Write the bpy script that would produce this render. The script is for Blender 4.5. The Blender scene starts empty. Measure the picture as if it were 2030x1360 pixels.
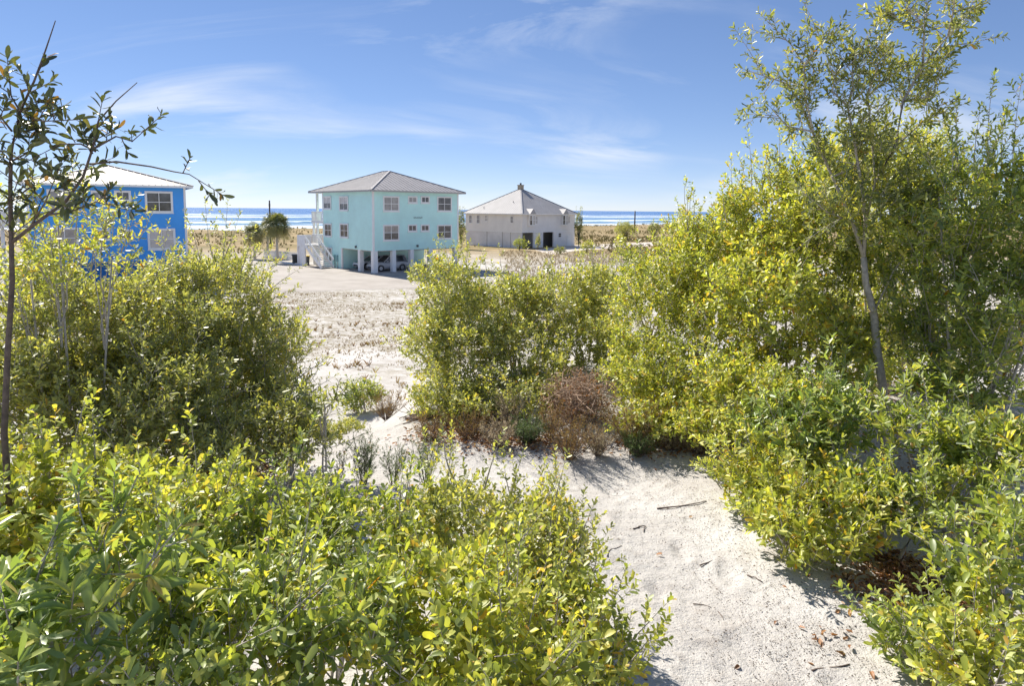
import bpy, math, random
import numpy as np
from mathutils import Vector, Matrix, Euler

# ------------------------------------------------------------------ camera
scene = bpy.context.scene
COL = scene.collection
F, PW, PH = 1300.0, 2030.0, 1360.0
CAM = Vector((0.0, 0.0, 6.8))
PITCH, ROLL, SHIFT = 5.7, 0.49, -134.0
cam_d = bpy.data.cameras.new('camera')
cam = bpy.data.objects.new('camera', cam_d)
COL.objects.link(cam)
cam_d.sensor_fit = 'HORIZONTAL'
cam_d.sensor_width = 36.0
cam_d.lens = F / PW * 36.0
cam_d.shift_y = SHIFT / PW
cam_d.clip_start = 0.05
cam_d.clip_end = 80000
CROT = Matrix.Rotation(math.radians(90 - PITCH), 4, 'X') @ Matrix.Rotation(math.radians(ROLL), 4, 'Z')
cam.matrix_world = Matrix.Translation(CAM) @ CROT
scene.camera = cam

# ------------------------------------------------------------------ light
SUN_AZ, SUN_EL = -41.0, 43.0            # degrees from the view direction (left), above horizon
to_sun = Vector((math.sin(math.radians(SUN_AZ)) * math.cos(math.radians(SUN_EL)),
                 math.cos(math.radians(SUN_AZ)) * math.cos(math.radians(SUN_EL)),
                 math.sin(math.radians(SUN_EL))))
sun_d = bpy.data.lights.new('sun', 'SUN')
sun_d.energy = 4.2
sun_d.angle = math.radians(0.55)
sun_d.color = (1.0, 0.94, 0.84)
sun = bpy.data.objects.new('sun', sun_d)
COL.objects.link(sun)
sun.rotation_euler = to_sun.to_track_quat('Z', 'Y').to_euler()
sun.location = (-30, 40, 60)

world = bpy.data.worlds.new('World')
scene.world = world
world.use_nodes = True
wn, wl = world.node_tree.nodes, world.node_tree.links
wn.clear()
def WN(t, **kw):
    n = wn.new(t)
    for k, v in kw.items():
        setattr(n, k, v)
    return n
w_out = WN('ShaderNodeOutputWorld')
w_bg = WN('ShaderNodeBackground')
w_bg.inputs['Strength'].default_value = 0.118
sky = WN('ShaderNodeTexSky', sky_type='NISHITA', sun_disc=False)
sky.sun_elevation = math.radians(SUN_EL)
sky.sun_rotation = math.radians(SUN_AZ)
sky.air_density = 0.6
sky.dust_density = 0.0
sky.ozone_density = 3.2
hsv = WN('ShaderNodeHueSaturation')
hsv.inputs['Saturation'].default_value = 1.2
hsv.inputs['Value'].default_value = 1.0
gam = WN('ShaderNodeGamma'); gam.inputs[1].default_value = 0.65
tint = WN('ShaderNodeMix', data_type='RGBA', blend_type='MULTIPLY')
tint.inputs['Factor'].default_value = 1.0
tint.inputs['B'].default_value = (0.97, 0.95, 1.05, 1)
wl.new(sky.outputs[0], gam.inputs[0]); wl.new(gam.outputs[0], tint.inputs['A'])
wl.new(tint.outputs['Result'], hsv.inputs['Color'])
# thin cirrus: noise on a high flat layer
tc = WN('ShaderNodeTexCoord')
sep = WN('ShaderNodeSeparateXYZ')
wl.new(tc.outputs['Generated'], sep.inputs[0])
def WM(op, a, b=None, c=None, clamp=False):
    n = WN('ShaderNodeMath', operation=op)
    n.use_clamp = clamp
    for i, v in enumerate((a, b, c)):
        if v is None: continue
        if isinstance(v, (int, float)): n.inputs[i].default_value = v
        else: wl.new(v, n.inputs[i])
    return n.outputs[0]
zz = WM('ADD', WM('MAXIMUM', sep.outputs['Z'], 0.0), 0.30)
cx = WM('DIVIDE', sep.outputs['X'], zz)
cy = WM('DIVIDE', sep.outputs['Y'], zz)
comb = WN('ShaderNodeCombineXYZ')
wl.new(cx, comb.inputs[0]); wl.new(cy, comb.inputs[1])
mp = WN('ShaderNodeMapping')
mp.inputs['Rotation'].default_value = (0, 0, math.radians(24))
mp.inputs['Scale'].default_value = (0.9, 2.6, 1)
mp.inputs['Location'].default_value = (3.3, 1.2, 0)
wl.new(comb.outputs[0], mp.inputs[0])
n1 = WN('ShaderNodeTexNoise'); n1.inputs['Scale'].default_value = 0.75; n1.inputs['Detail'].default_value = 8
n1.inputs['Roughness'].default_value = 0.6; n1.inputs['Distortion'].default_value = 1.4
wl.new(mp.outputs[0], n1.inputs['Vector'])
n2 = WN('ShaderNodeTexNoise'); n2.inputs['Scale'].default_value = 1.1; n2.inputs['Detail'].default_value = 2
wl.new(comb.outputs[0], n2.inputs['Vector'])
m1 = WN('ShaderNodeMapRange'); m1.inputs[1].default_value = 0.47; m1.inputs[2].default_value = 0.70
wl.new(n1.outputs[0], m1.inputs[0])
m2 = WN('ShaderNodeMapRange'); m2.inputs[1].default_value = 0.40; m2.inputs[2].default_value = 0.60
wl.new(n2.outputs[0], m2.inputs[0])
cm = WM('MULTIPLY', WM('MULTIPLY', m1.outputs[0], m2.outputs[0]), 0.75, clamp=True)
mix = WN('ShaderNodeMix', data_type='RGBA')
wl.new(cm, mix.inputs['Factor'])
wl.new(hsv.outputs[0], mix.inputs['A'])
mix.inputs['B'].default_value = (4.0, 4.2, 4.5, 1)
wl.new(mix.outputs['Result'], w_bg.inputs['Color'])
wl.new(w_bg.outputs[0], w_out.inputs[0])

scene.view_settings.view_transform = 'Standard'
scene.view_settings.look = 'None'
scene.view_settings.gamma = 1
scene.view_settings.use_curve_mapping = False
scene.view_settings.exposure = 1.0

scene.cycles.diffuse_bounces = 7
scene.cycles.max_bounces = 14
scene.cycles.transmission_bounces = 10

# ------------------------------------------------------------------ helpers
RG = np.random.default_rng(11)
random.seed(5)
CR3 = CROT.to_3x3()
def ray(px, py):
    return (CR3 @ Vector(((px - PW / 2) / F, (PH / 2 - py) / F + SHIFT / F, -1.0))).normalized()
def at(px, py, depth):
    r = ray(px, py)
    return CAM + r * (depth / r.y)
def on_z(px, py, z):
    r = ray(px, py)
    return CAM + r * ((z - CAM.z) / r.z)

def sstep(a, b, x):
    t = np.clip((x - a) / (b - a), 0, 1)
    return t * t * (3 - 2 * t)
KY = np.array([-40, 0, 3, 7.2, 10, 14, 18, 24, 30, 38, 46, 53, 1e6])
KZ = np.array([4.9, 4.5, 4.4, 4.17, 3.6, 2.9, 2.3, 1.65, 1.2, .65, .22, 0, 0])
_np = [(RG.uniform(0, 6.28), RG.uniform(0, 6.28)) for _ in range(12)]
def wob(x, y, s, k=0):
    a = 0
    for i in range(4):
        th = i * 2.4 + k
        f = s * (1.0 + 0.37 * i)
        a = a + np.sin((x * math.cos(th) + y * math.sin(th)) * f + _np[(i + k) % 12][0]) / (1 + .5 * i)
    return a / 2.6
SEA_N = np.array([-0.57, 0.82])
def vsea(x, y):
    return x * SEA_N[0] + y * SEA_N[1]
def gz(x, y):
    x = np.asarray(x, float); y = np.asarray(y, float)
    s = sstep(-2.4, 0.3, x)
    ye = y - 6.5 * s * sstep(5.5, 9.5, y)
    z = np.interp(ye, KY, KZ)
    # soft bumps of the dune and of the sandy lot
    near = 1 - sstep(44, 54, y)
    z = z + near * (0.05 * wob(x, y, 1.3) + 0.03 * wob(x, y, 3.7, 3) * (1 - sstep(12, 30, y)) + .10 * wob(x, y, .35, 5) * sstep(8, 14, y))
    # gully bank beside the corridor
    z = z - 0.35 * np.exp(-((x + 2.6) / .8) ** 2 - ((y - 8.8) / 1.6) ** 2)
    z = z - 0.09 * np.exp(-((x - 1.1 - (y - 5.0) * -.25) / .7) ** 2) * (1 - sstep(6, 7.5, y))
    v = vsea(x, y)
    fld = sstep(112, 140, v) + sstep(115, 150, y) * sstep(10, 40, x) * 0
    z = z + np.clip(fld, 0, 1) * (0.55 + 0.55 * wob(x, y, .12, 2) + .25 * wob(x, y, .33, 4)) * (1 - sstep(182, 190, v))
    z = z + 0.9 * np.exp(-((v - 176) / 10) ** 2)
    z = z - 2.6 * sstep(184, 225, v) - 4 * sstep(225, 300, v)
    return z
def gz1(x, y):
    return float(gz(x, y))
def on_ground(px, py, guess=None):
    r = ray(px, py)
    t = 0.5
    for i in range(4000):
        p = CAM + r * t
        if p.z <= gz1(p.x, p.y): break
        t += 0.01 + t * 0.002
    return p

# ---- materials
def new_mat(name):
    m = bpy.data.materials.new(name)
    m.use_nodes = True
    nt = m.node_tree
    b = nt.nodes['Principled BSDF']
    return m, nt, b
def nd(nt, t, **kw):
    n = nt.nodes.new(t)
    for k, v in kw.items(): setattr(n, k, v)
    return n
def noise_node(nt, scale, detail=4, rough=.55, vec=None, dist=0):
    n = nd(nt, 'ShaderNodeTexNoise')
    n.inputs['Scale'].default_value = scale
    n.inputs['Detail'].default_value = detail
    n.inputs['Roughness'].default_value = rough
    n.inputs['Distortion'].default_value = dist
    if vec is not None: nt.links.new(vec, n.inputs['Vector'])
    return n.outputs[0]
def ramp(nt, fac, stops, interp='LINEAR'):
    r = nd(nt, 'ShaderNodeValToRGB')
    r.color_ramp.interpolation = interp
    while len(r.color_ramp.elements) < len(stops): r.color_ramp.elements.new(0.5)
    for e, (p, c) in zip(r.color_ramp.elements, stops):
        e.position = p
        e.color = (*c, 1)
    nt.links.new(fac, r.inputs[0])
    return r.outputs[0]
def mixc(nt, fac, a, b):
    n = nd(nt, 'ShaderNodeMix', data_type='RGBA')
    for s, v in (('Factor', fac), ('A', a), ('B', b)):
        if isinstance(v, (int, float)): n.inputs[s].default_value = v
        elif isinstance(v, tuple): n.inputs[s].default_value = (*v, 1)
        else: nt.links.new(v, n.inputs[s])
    return n.outputs['Result']
def mth(nt, op, a, b=None, c=None, clamp=False):
    n = nd(nt, 'ShaderNodeMath', operation=op)
    n.use_clamp = clamp
    for i, v in enumerate((a, b, c)):
        if v is None: continue
        if isinstance(v, (int, float)): n.inputs[i].default_value = v
        else: nt.links.new(v, n.inputs[i])
    return n.outputs[0]
def mrange(nt, v, a, b, c=0., d=1.):
    n = nd(nt, 'ShaderNodeMapRange')
    for i, k in enumerate((a, b, c, d)): n.inputs[i + 1].default_value = k
    nt.links.new(v, n.inputs[0])
    return n.outputs[0]
def bump(nt, b, h, strength=.5, dist=.02):
    n = nd(nt, 'ShaderNodeBump')
    n.inputs['Strength'].default_value = strength
    n.inputs['Distance'].default_value = dist
    nt.links.new(h, n.inputs['Height'])
    nt.links.new(n.outputs[0], b.inputs['Normal'])
def simple_mat(name, col, rough=.6, var=.12, scale=3., spec=.4, metal=0., objvar=False):
    m, nt, b = new_mat(name)
    tcn = nd(nt, 'ShaderNodeTexCoord')
    n = noise_node(nt, scale, 5, .6, tcn.outputs['Object'])
    dk = tuple(c * (1 - var) for c in col); lt = tuple(min(1, c * (1 + var)) for c in col)
    nt.links.new(ramp(nt, n, [(.3, dk), (.7, lt)]), b.inputs['Base Color'])
    b.inputs['Roughness'].default_value = rough
    b.inputs['Specular IOR Level'].default_value = spec
    b.inputs['Metallic'].default_value = metal
    return m
def siding_mat(name, col, pitch=.16, vertical=False, var=.07):
    m, nt, b = new_mat(name)
    tcn = nd(nt, 'ShaderNodeTexCoord')
    sp = nd(nt, 'ShaderNodeSeparateXYZ')
    nt.links.new(tcn.outputs['Object'], sp.inputs[0])
    n = noise_node(nt, .55, 6, .65, tcn.outputs['Object'])
    dk = tuple(c * (1 - var) for c in col); lt = tuple(min(1, c * (1 + var)) for c in col)
    nt.links.new(ramp(nt, n, [(.3, dk), (.7, lt)]), b.inputs['Base Color'])
    src = mth(nt, 'ADD', sp.outputs['X'], sp.outputs['Y']) if vertical else sp.outputs['Z']
    fr = mth(nt, 'FRACT', mth(nt, 'DIVIDE', src, pitch))
    bump(nt, b, fr, .6, .02)
    b.inputs['Roughness'].default_value = .55
    return m
def leaf_mat(name, stops, trans=.38, rough=.45, tcol=(1.3, 1.26, .45), spec=.9):
    m, nt, b = new_mat(name)
    a = nd(nt, 'ShaderNodeAttribute'); a.attribute_name = 'tone'
    c = ramp(nt, a.outputs['Fac'], stops)
    nt.links.new(c, b.inputs['Base Color'])
    b.inputs['Roughness'].default_value = rough
    b.inputs['Specular IOR Level'].default_value = spec
    tr = nd(nt, 'ShaderNodeBsdfTranslucent')
    mm = nd(nt, 'ShaderNodeMix', data_type='RGBA', blend_type='MULTIPLY')
    mm.inputs['Factor'].default_value = 1
    nt.links.new(c, mm.inputs['A']); mm.inputs['B'].default_value = (*tcol, 1)
    nt.links.new(mm.outputs['Result'], tr.inputs['Color'])
    ms = nd(nt, 'ShaderNodeMixShader'); ms.inputs[0].default_value = trans
    nt.links.new(b.outputs[0], ms.inputs[1]); nt.links.new(tr.outputs[0], ms.inputs[2])
    nt.links.new(ms.outputs[0], nt.nodes['Material Output'].inputs['Surface'])
    return m

OR = (.45, .20, .03)
M = {}
M['leaf_yellow'] = leaf_mat('leaf_yellow', [(0, (.17, .215, .07)), (.3, (.37, .43, .10)), (.6, (.57, .59, .14)), (.9, (.73, .66, .15)), (.97, (.66, .43, .08)), (1, OR)], .5)
M['leaf_green'] = leaf_mat('leaf_green', [(0, (.13, .185, .07)), (.35, (.29, .365, .10)), (.7, (.49, .545, .13)), (.95, (.67, .61, .14)), (1, OR)], .48)
M['leaf_olive'] = leaf_mat('leaf_olive', [(0, (.19, .225, .10)), (.4, (.39, .425, .15)), (.75, (.58, .575, .19)), (.96, (.68, .58, .16)), (1, OR)], .5)
M['leaf_dark'] = leaf_mat('leaf_dark', [(0, (.12, .155, .08)), (.45, (.28, .32, .11)), (.8, (.47, .47, .15)), (.97, (.56, .50, .13)), (1, OR)], .45)
M['leaf_lance'] = leaf_mat('leaf_lance', [(0, (.20, .30, .12)), (.5, (.36, .45, .15)), (.9, (.56, .58, .17)), (1, (.60, .38, .12))], .46, .36)
M['leaf_grey'] = leaf_mat('leaf_grey', [(0, (.19, .22, .12)), (.4, (.40, .43, .18)), (.75, (.60, .60, .23)), (.96, (.68, .60, .18)), (1, OR)], .5)
M['leaf_sapling'] = leaf_mat('leaf_sapling', [(0, (.045, .06, .03)), (.5, (.09, .11, .04)), (.9, (.20, .20, .05)), (1, OR)], .25, .4)
M['leaf_dead'] = leaf_mat('leaf_dead', [(0, (.16, .08, .04)), (.4, (.30, .13, .05)), (.75, (.42, .21, .09)), (1, (.52, .38, .22))], .2, .6)
M['grass_dry'] = leaf_mat('grass_dry', [(0, (.26, .21, .145)), (.5, (.40, .335, .235)), (.85, (.54, .47, .35)), (1, (.36, .34, .17))], .3, .7, (1.1, 1, .8), .2)
M['grass_rust'] = leaf_mat('grass_rust', [(0, (.13, .08, .04)), (.4, (.28, .16, .06)), (.8, (.34, .26, .08)), (1, (.26, .25, .06))], .3, .7, (1.1, 1, .7), .2)
M['needle_green'] = leaf_mat('needle_green', [(0, (.07, .11, .05)), (.6, (.15, .21, .08)), (1, (.28, .30, .12))], .3, .6, (1, 1, .6), .2)
M['scrub'] = leaf_mat('scrub', [(0, (.10, .09, .045)), (.4, (.21, .18, .09)), (.8, (.34, .27, .14)), (1, (.2, .22, .07))], .25, .7, (1, 1, .7), .2)
M['palm'] = leaf_mat('palm', [(0, (.10, .12, .05)), (.6, (.20, .22, .09)), (1, (.36, .31, .15))], .3, .5)
def bark_mat(name, c1, c2):
    m, nt, b = new_mat(name)
    tcn = nd(nt, 'ShaderNodeTexCoord')
    n = noise_node(nt, 28, 6, .7, tcn.outputs['Object'])
    nt.links.new(ramp(nt, n, [(.3, c1), (.7, c2)]), b.inputs['Base Color'])
    b.inputs['Roughness'].default_value = .85
    bump(nt, b, n, .7, .01)
    return m
M['bark'] = bark_mat('bark', (.28, .24, .205), (.60, .55, .49))
M['bark_dark'] = bark_mat('bark_dark', (.07, .05, .045), (.2, .15, .12))
M['deadwood'] = bark_mat('deadwood', (.30, .20, .13), (.60, .44, .32))

# ---- meshes
def mesh_np(name, verts, quads=None, tris=None, tone=None, smooth=False):
    me = bpy.data.meshes.new(name)
    nv = len(verts)
    nq = 0 if quads is None else len(quads)
    nt_ = 0 if tris is None else len(tris)
    me.vertices.add(nv)
    me.vertices.foreach_set('co', np.asarray(verts, np.float32).ravel())
    me.loops.add(nq * 4 + nt_ * 3)
    idx = []
    if nq: idx.append(np.asarray(quads, np.int32).ravel())
    if nt_: idx.append(np.asarray(tris, np.int32).ravel())
    me.loops.foreach_set('vertex_index', np.concatenate(idx))
    me.polygons.add(nq + nt_)
    ls = np.concatenate([np.arange(nq) * 4, nq * 4 + np.arange(nt_) * 3]).astype(np.int32)
    me.polygons.foreach_set('loop_start', ls)
    if smooth: me.polygons.foreach_set('use_smooth', np.ones(nq + nt_, bool))
    if tone is not None:
        a = me.attributes.new('tone', 'FLOAT', 'POINT')
        a.data.foreach_set('value', np.asarray(tone, np.float32))
    me.update(calc_edges=True)
    return me
def link(name, me, mat=None, parent=None, loc=None):
    if mat is not None and me is not None and not me.materials: me.materials.append(mat)
    o = bpy.data.objects.new(name, me)
    COL.objects.link(o)
    if parent is not None: o.parent = parent
    if loc is not None: o.location = loc
    return o
def tag(o, label=None, cat=None, group=None, kind=None):
    if label: o['label'] = label
    if cat: o['category'] = cat
    if group: o['group'] = group
    if kind: o['kind'] = kind
    return o
def empty(name, loc, rz=0):
    o = bpy.data.objects.new(name, None)
    COL.objects.link(o)
    o.location = loc
    o.rotation_euler = (0, 0, rz)
    o.empty_display_size = .3
    return o

class Geo:
    """collects boxes, tubes and polygons for ONE mesh"""
    def __init__(s): s.v = []; s.f = []; s.sm = False
    def poly(s, pts):
        n = len(s.v); s.v += [tuple(p) for p in pts]; s.f.append(tuple(range(n, n + len(pts))))
    def box(s, lo, hi):
        n = len(s.v)
        x0, y0, z0 = lo; x1, y1, z1 = hi
        s.v += [(x0,y0,z0),(x1,y0,z0),(x1,y1,z0),(x0,y1,z0),(x0,y0,z1),(x1,y0,z1),(x1,y1,z1),(x0,y1,z1)]
        for f in ((0,3,2,1),(4,5,6,7),(0,1,5,4),(1,2,6,5),(2,3,7,6),(3,0,4,7)): s.f.append(tuple(n + i for i in f))
    def beam(s, a, b, w, h, up=(0, 0, 1)):
        a = Vector(a); b = Vector(b); d = (b - a).normalized()
        sd = d.cross(Vector(up))
        if sd.length < 1e-4: sd = Vector((1, 0, 0))
        sd.normalize(); u = sd.cross(d).normalized()
        n = len(s.v)
        for p in (a, b):
            for q, r in ((-1,-1),(1,-1),(1,1),(-1,1)): s.v.append(tuple(p + sd * (q * w / 2) + u * (r * h / 2)))
        for f in ((0,1,2,3),(7,6,5,4),(0,4,5,1),(1,5,6,2),(2,6,7,3),(3,7,4,0)): s.f.append(tuple(n + i for i in f))
    def tube(s, pts, radii, k=6, cap=True):
        n = len(s.v); P = [Vector(p) for p in pts]; m = len(P)
        for i, p in enumerate(P):
            d = (P[min(i + 1, m - 1)] - P[max(i - 1, 0)]).normalized()
            a = d.cross(Vector((0, 0, 1)) if abs(d.z) < .95 else Vector((1, 0, 0))).normalized()
            b = d.cross(a)
            for j in range(k):
                t = j / k * 6.28318
                s.v.append(tuple(p + (a * math.cos(t) + b * math.sin(t)) * radii[i]))
        for i in range(m - 1):
            for j in range(k):
                s.f.append((n + i*k + j, n + i*k + (j+1) % k, n + (i+1)*k + (j+1) % k, n + (i+1)*k + j))
        if cap:
            s.f.append(tuple(n + j for j in range(k))[::-1]); s.f.append(tuple(n + (m-1)*k + j for j in range(k)))
    def cyl(s, a, b, r, k=16): s.tube([a, b], [r, r], k)
    def build(s, name, mat, parent=None, smooth=False, loc=None):
        me = bpy.data.meshes.new(name)
        me.from_pydata(s.v, [], s.f)
        if smooth: me.polygons.foreach_set('use_smooth', np.ones(len(me.polygons), bool))
        me.update()
        return link(name, me, mat, parent, loc)

# batched thin tubes (numpy): poly (N,K,3), radii (N,K)
def tubes_np(poly, rad, k=3):
    N, K, _ = poly.shape
    d = np.empty_like(poly)
    d[:, 1:-1] = poly[:, 2:] - poly[:, :-2]; d[:, 0] = poly[:, 1] - poly[:, 0]; d[:, -1] = poly[:, -1] - poly[:, -2]
    d /= np.linalg.norm(d, axis=2, keepdims=True) + 1e-9
    ref = np.where(np.abs(d[..., 2:3]) > .9, np.array([1., 0, 0]), np.array([0, 0, 1.]))
    a = np.cross(d, ref); a /= np.linalg.norm(a, axis=2, keepdims=True) + 1e-9
    b = np.cross(d, a)
    t = np.arange(k) / k * 2 * np.pi
    V = poly[:, :, None, :] + rad[:, :, None, None] * (a[:, :, None, :] * np.cos(t)[:, None] + b[:, :, None, :] * np.sin(t)[:, None])
    base = (np.arange(N) * K * k)[:, None, None]
    i = np.arange(K - 1)[None, :, None]; j = np.arange(k)[None, None, :]
    q = np.stack([base + i*k + j, base + i*k + (j+1) % k, base + (i+1)*k + (j+1) % k, base + (i+1)*k + j], -1)
    return V.reshape(-1, 3), q.reshape(-1, 4)

# ------------------------------------------------------------------ ground, lot, sea
def axis(segs):
    out = []
    for a, b, n in segs: out.append(np.linspace(a, b, n, endpoint=False))
    out.append(np.array([segs[-1][1]]))
    return np.concatenate(out)
def grid_mesh(name, xs, ys, zf, smooth=True):
    X, Y = np.meshgrid(xs, ys)
    Z = zf(X, Y)
    V = np.stack([X, Y, Z], -1).reshape(-1, 3)
    nx, ny = len(xs), len(ys)
    i = np.arange(ny - 1)[:, None]; j = np.arange(nx - 1)[None, :]
    a = i * nx + j
    Q = np.stack([a, a + 1, a + nx + 1, a + nx], -1).reshape(-1, 4)
    return mesh_np(name, V, quads=Q, smooth=smooth)
pits = RG.uniform([-.6, 2.6], [3.2, 7.0], (900, 2))
pit_r = RG.uniform(.015, .05, 900); pit_d = RG.uniform(.003, .010, 900)
foot = [(1.35, 3.55, .3), (1.0, 4.15, .1), (1.3, 4.75, -.1), (.75, 5.3, .2), (.95, 5.9, .5), (.35, 6.1, .9), (1.75, 3.2, .2), (1.55, 4.4, 0.)]
def gz_fine(x, y):
    z = gz(x, y)
    m = (x > -.9) & (x < 3.5) & (y > 2.4) & (y < 7.3)
    xm, ym = x[m], y[m]
    dz = np.zeros_like(xm)
    for (px, py), r, d in zip(pits, pit_r, pit_d):
        s = (np.abs(xm - px) < 3 * r) & (np.abs(ym - py) < 3 * r)
        q = ((xm[s] - px) ** 2 + (ym[s] - py) ** 2) / r ** 2
        dz[s] -= d * np.exp(-q) - .4 * d * np.exp(-((np.sqrt(q) - 1.3) / .5) ** 2)
    for fx, fy, th in foot:
        c, s_ = math.cos(th), math.sin(th)
        a = (xm - fx) * c + (ym - fy) * s_; b = -(xm - fx) * s_ + (ym - fy) * c
        q = (a / .06) ** 2 + (b / .14) ** 2
        dz -= .022 * np.exp(-q * q) - .010 * np.exp(-((np.sqrt(q) - 1.5) / .4) ** 2)
    dz += .006 * wob(xm, ym, 14, 1) + .0035 * wob(xm, ym, 33, 6)
    z[m] += dz
    return z
xs = axis([(-3000, -400, 6), (-400, -120, 14), (-120, -30, 30), (-30, -8, 34), (-8, -1, 44), (-1, 3.6, 125), (3.6, 9, 30), (9, 30, 26), (30, 200, 36), (200, 600, 12), (600, 3000, 6)])
ys = axis([(-60, -4, 8), (-4, 2.4, 12), (2.4, 7.2, 140), (7.2, 16, 80), (16, 60, 70), (60, 120, 34), (120, 320, 80), (320, 700, 16), (700, 3000, 6)])
gm = grid_mesh('ground', xs, ys, gz_fine)
m, nt, b = new_mat('sand_ground')
geo = nd(nt, 'ShaderNodeNewGeometry')
P = geo.outputs['Position']
sp = nd(nt, 'ShaderNodeSeparateXYZ'); nt.links.new(P, sp.inputs[0])
nA = noise_node(nt, 1.1, 6, .6, P); nB = noise_node(nt, 9, 5, .65, P); nC = noise_node(nt, 70, 3, .7, P)
sand = ramp(nt, nA, [(.3, (.43, .405, .38)), (.55, (.52, .497, .47)), (.75, (.59, .57, .545))])
sand = mixc(nt, mrange(nt, nB, .52, .75, 0, .6), sand, (.30, .26, .225))
sand = mixc(nt, mrange(nt, nC, .58, .72, 0, .6), sand, (.27, .23, .195))
vo = nd(nt, 'ShaderNodeTexVoronoi'); vo.inputs['Scale'].default_value = 24; nt.links.new(P, vo.inputs['Vector'])
spk = mth(nt, 'LESS_THAN', vo.outputs['Distance'], mth(nt, 'MULTIPLY', mrange(nt, nB, .4, .72), .26))
sand = mixc(nt, mth(nt, 'MULTIPLY', spk, .85), sand, (.10, .07, .05))
# dry turf of the lot, scrub of the dunes
nG = noise_node(nt, .22, 7, .68, P); nG2 = noise_node(nt, 2.6, 6, .7, P)
gy = mth(nt, 'MULTIPLY', mrange(nt, sp.outputs['Y'], 11, 22), mrange(nt, nG2, .42, .56))
bnd = mth(nt, 'MULTIPLY', mrange(nt, sp.outputs['Y'], 20, 27), mrange(nt, sp.outputs['Y'], 52, 44))
gmask = mth(nt, 'MULTIPLY', gy, mrange(nt, mth(nt, 'ADD', nG, mth(nt, 'MULTIPLY', bnd, .07)), .42, .49))
turf = ramp(nt, noise_node(nt, 14, 5, .8, P), [(.35, (.15, .125, .085)), (.5, (.27, .235, .165)), (.65, (.43, .395, .325))])
sand = mixc(nt, mth(nt, 'MULTIPLY', mrange(nt, sp.outputs['Y'], 9, 20), .35), sand, (.60, .58, .55))
c1 = mixc(nt, mth(nt, 'MULTIPLY', gmask, .9), sand, turf)
far = mrange(nt, sp.outputs['Y'], 80, 112)
nF = noise_node(nt, .07, 8, .7, P)
scr = ramp(nt, nF, [(.3, (.17, .15, .07)), (.45, (.27, .21, .11)), (.6, (.38, .29, .17)), (.75, (.5, .43, .33))])
c2 = mixc(nt, far, c1, scr)
vv = mth(nt, 'ADD', mth(nt, 'MULTIPLY', sp.outputs['X'], -.57), mth(nt, 'MULTIPLY', sp.outputs['Y'], .82))
c3 = mixc(nt, mrange(nt, vv, 181, 190), c2, (.62, .58, .53))
nt.links.new(c3, b.inputs['Base Color'])
b.inputs['Roughness'].default_value = .95
b.inputs['Specular IOR Level'].default_value = .1
hb = mth(nt, 'ADD', mth(nt, 'MULTIPLY', nC, .35), mth(nt, 'MULTIPLY', nB, 1.0))
bump(nt, b, hb, .8, .035)
ground = link('ground', gm, m); ground['kind'] = 'structure'

# sea: a sheet with swell and breakers, laid out along the shore
SU = np.array([0.82, 0.57])
def sea_mesh():
    vs = axis([(196, 420, 120), (420, 900, 80), (900, 3000, 30), (3000, 40000, 14)])
    us = axis([(-9000, -800, 8), (-800, 900, 200), (900, 30000, 12)])
    U, Vv = np.meshgrid(us, vs)
    X = U * SU[0] + Vv * SEA_N[0]; Y = U * SU[1] + Vv * SEA_N[1]
    ph = Vv + 9 * wob(U, Vv * .3, .02, 1) + 3 * wob(U, Vv, .08, 2)
    amp = .38 * np.exp(-((Vv - 330) / 120) ** 2) + .10
    Z = -1.25 + amp * (np.maximum(np.sin(ph * .17), -.2) ** 3) * (1 + .8 * wob(U, Vv, .05, 4)) * np.clip(2 - Vv / 900, 0, 1)
    V = np.stack([X, Y, Z], -1).reshape(-1, 3)
    nx, ny = len(us), len(vs)
    i = np.arange(ny - 1)[:, None]; j = np.arange(nx - 1)[None, :]
    a = i * nx + j
    Q = np.stack([a, a + 1, a + nx + 1, a + nx], -1).reshape(-1, 4)
    return mesh_np('sea', V, quads=Q, smooth=True)
m, nt, b = new_mat('sea_water')
geo = nd(nt, 'ShaderNodeNewGeometry'); P = geo.outputs['Position']
sp = nd(nt, 'ShaderNodeSeparateXYZ'); nt.links.new(P, sp.inputs[0])
mpn = nd(nt, 'ShaderNodeMapping'); mpn.vector_type = 'TEXTURE'
mpn.inputs['Rotation'].default_value = (0, 0, math.atan2(.57, .82))
mpn.inputs['Scale'].default_value = (7, 1, 1)
nt.links.new(P, mpn.inputs[0])
vv = mth(nt, 'ADD', mth(nt, 'MULTIPLY', sp.outputs['X'], -.57), mth(nt, 'MULTIPLY', sp.outputs['Y'], .82))
wA = noise_node(nt, .035, 6, .7, mpn.outputs[0], .6)
wB = noise_node(nt, .35, 5, .65, mpn.outputs[0])
bands = nd(nt, 'ShaderNodeValToRGB'); cr_ = bands.color_ramp
for i_, (p_, c_) in enumerate([(.20, .75), (.25, .70), (.27, .35), (.30, .40), (.32, .72), (.345, .66), (.37, .30), (.46, .36), (.50, .62), (.60, .50), (.70, .58), (.78, .40), (.95, .22)]):
    e_ = cr_.elements[i_] if i_ < 2 else cr_.elements.new(p_)
    e_.position = p_; e_.color = (c_, c_, c_, 1)
nt.links.new(mth(nt, 'ADD', mth(nt, 'DIVIDE', vv, 1200), mth(nt, 'MULTIPLY', mth(nt, 'SUBTRACT', noise_node(nt, .006, 3, .5, P), .5), .10)), bands.inputs[0])
fo = mth(nt, 'ADD', wA, mrange(nt, bands.outputs[0], .2, .8, -.16, .10))
foam = mth(nt, 'MULTIPLY', mrange(nt, fo, .455, .53), mrange(nt, wB, .36, .56), clamp=True)
deep = ramp(nt, mrange(nt, vv, 250, 1600), [(0, (.13, .28, .42)), (.3, (.07, .19, .40)), (1, (.045, .14, .36))])
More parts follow.
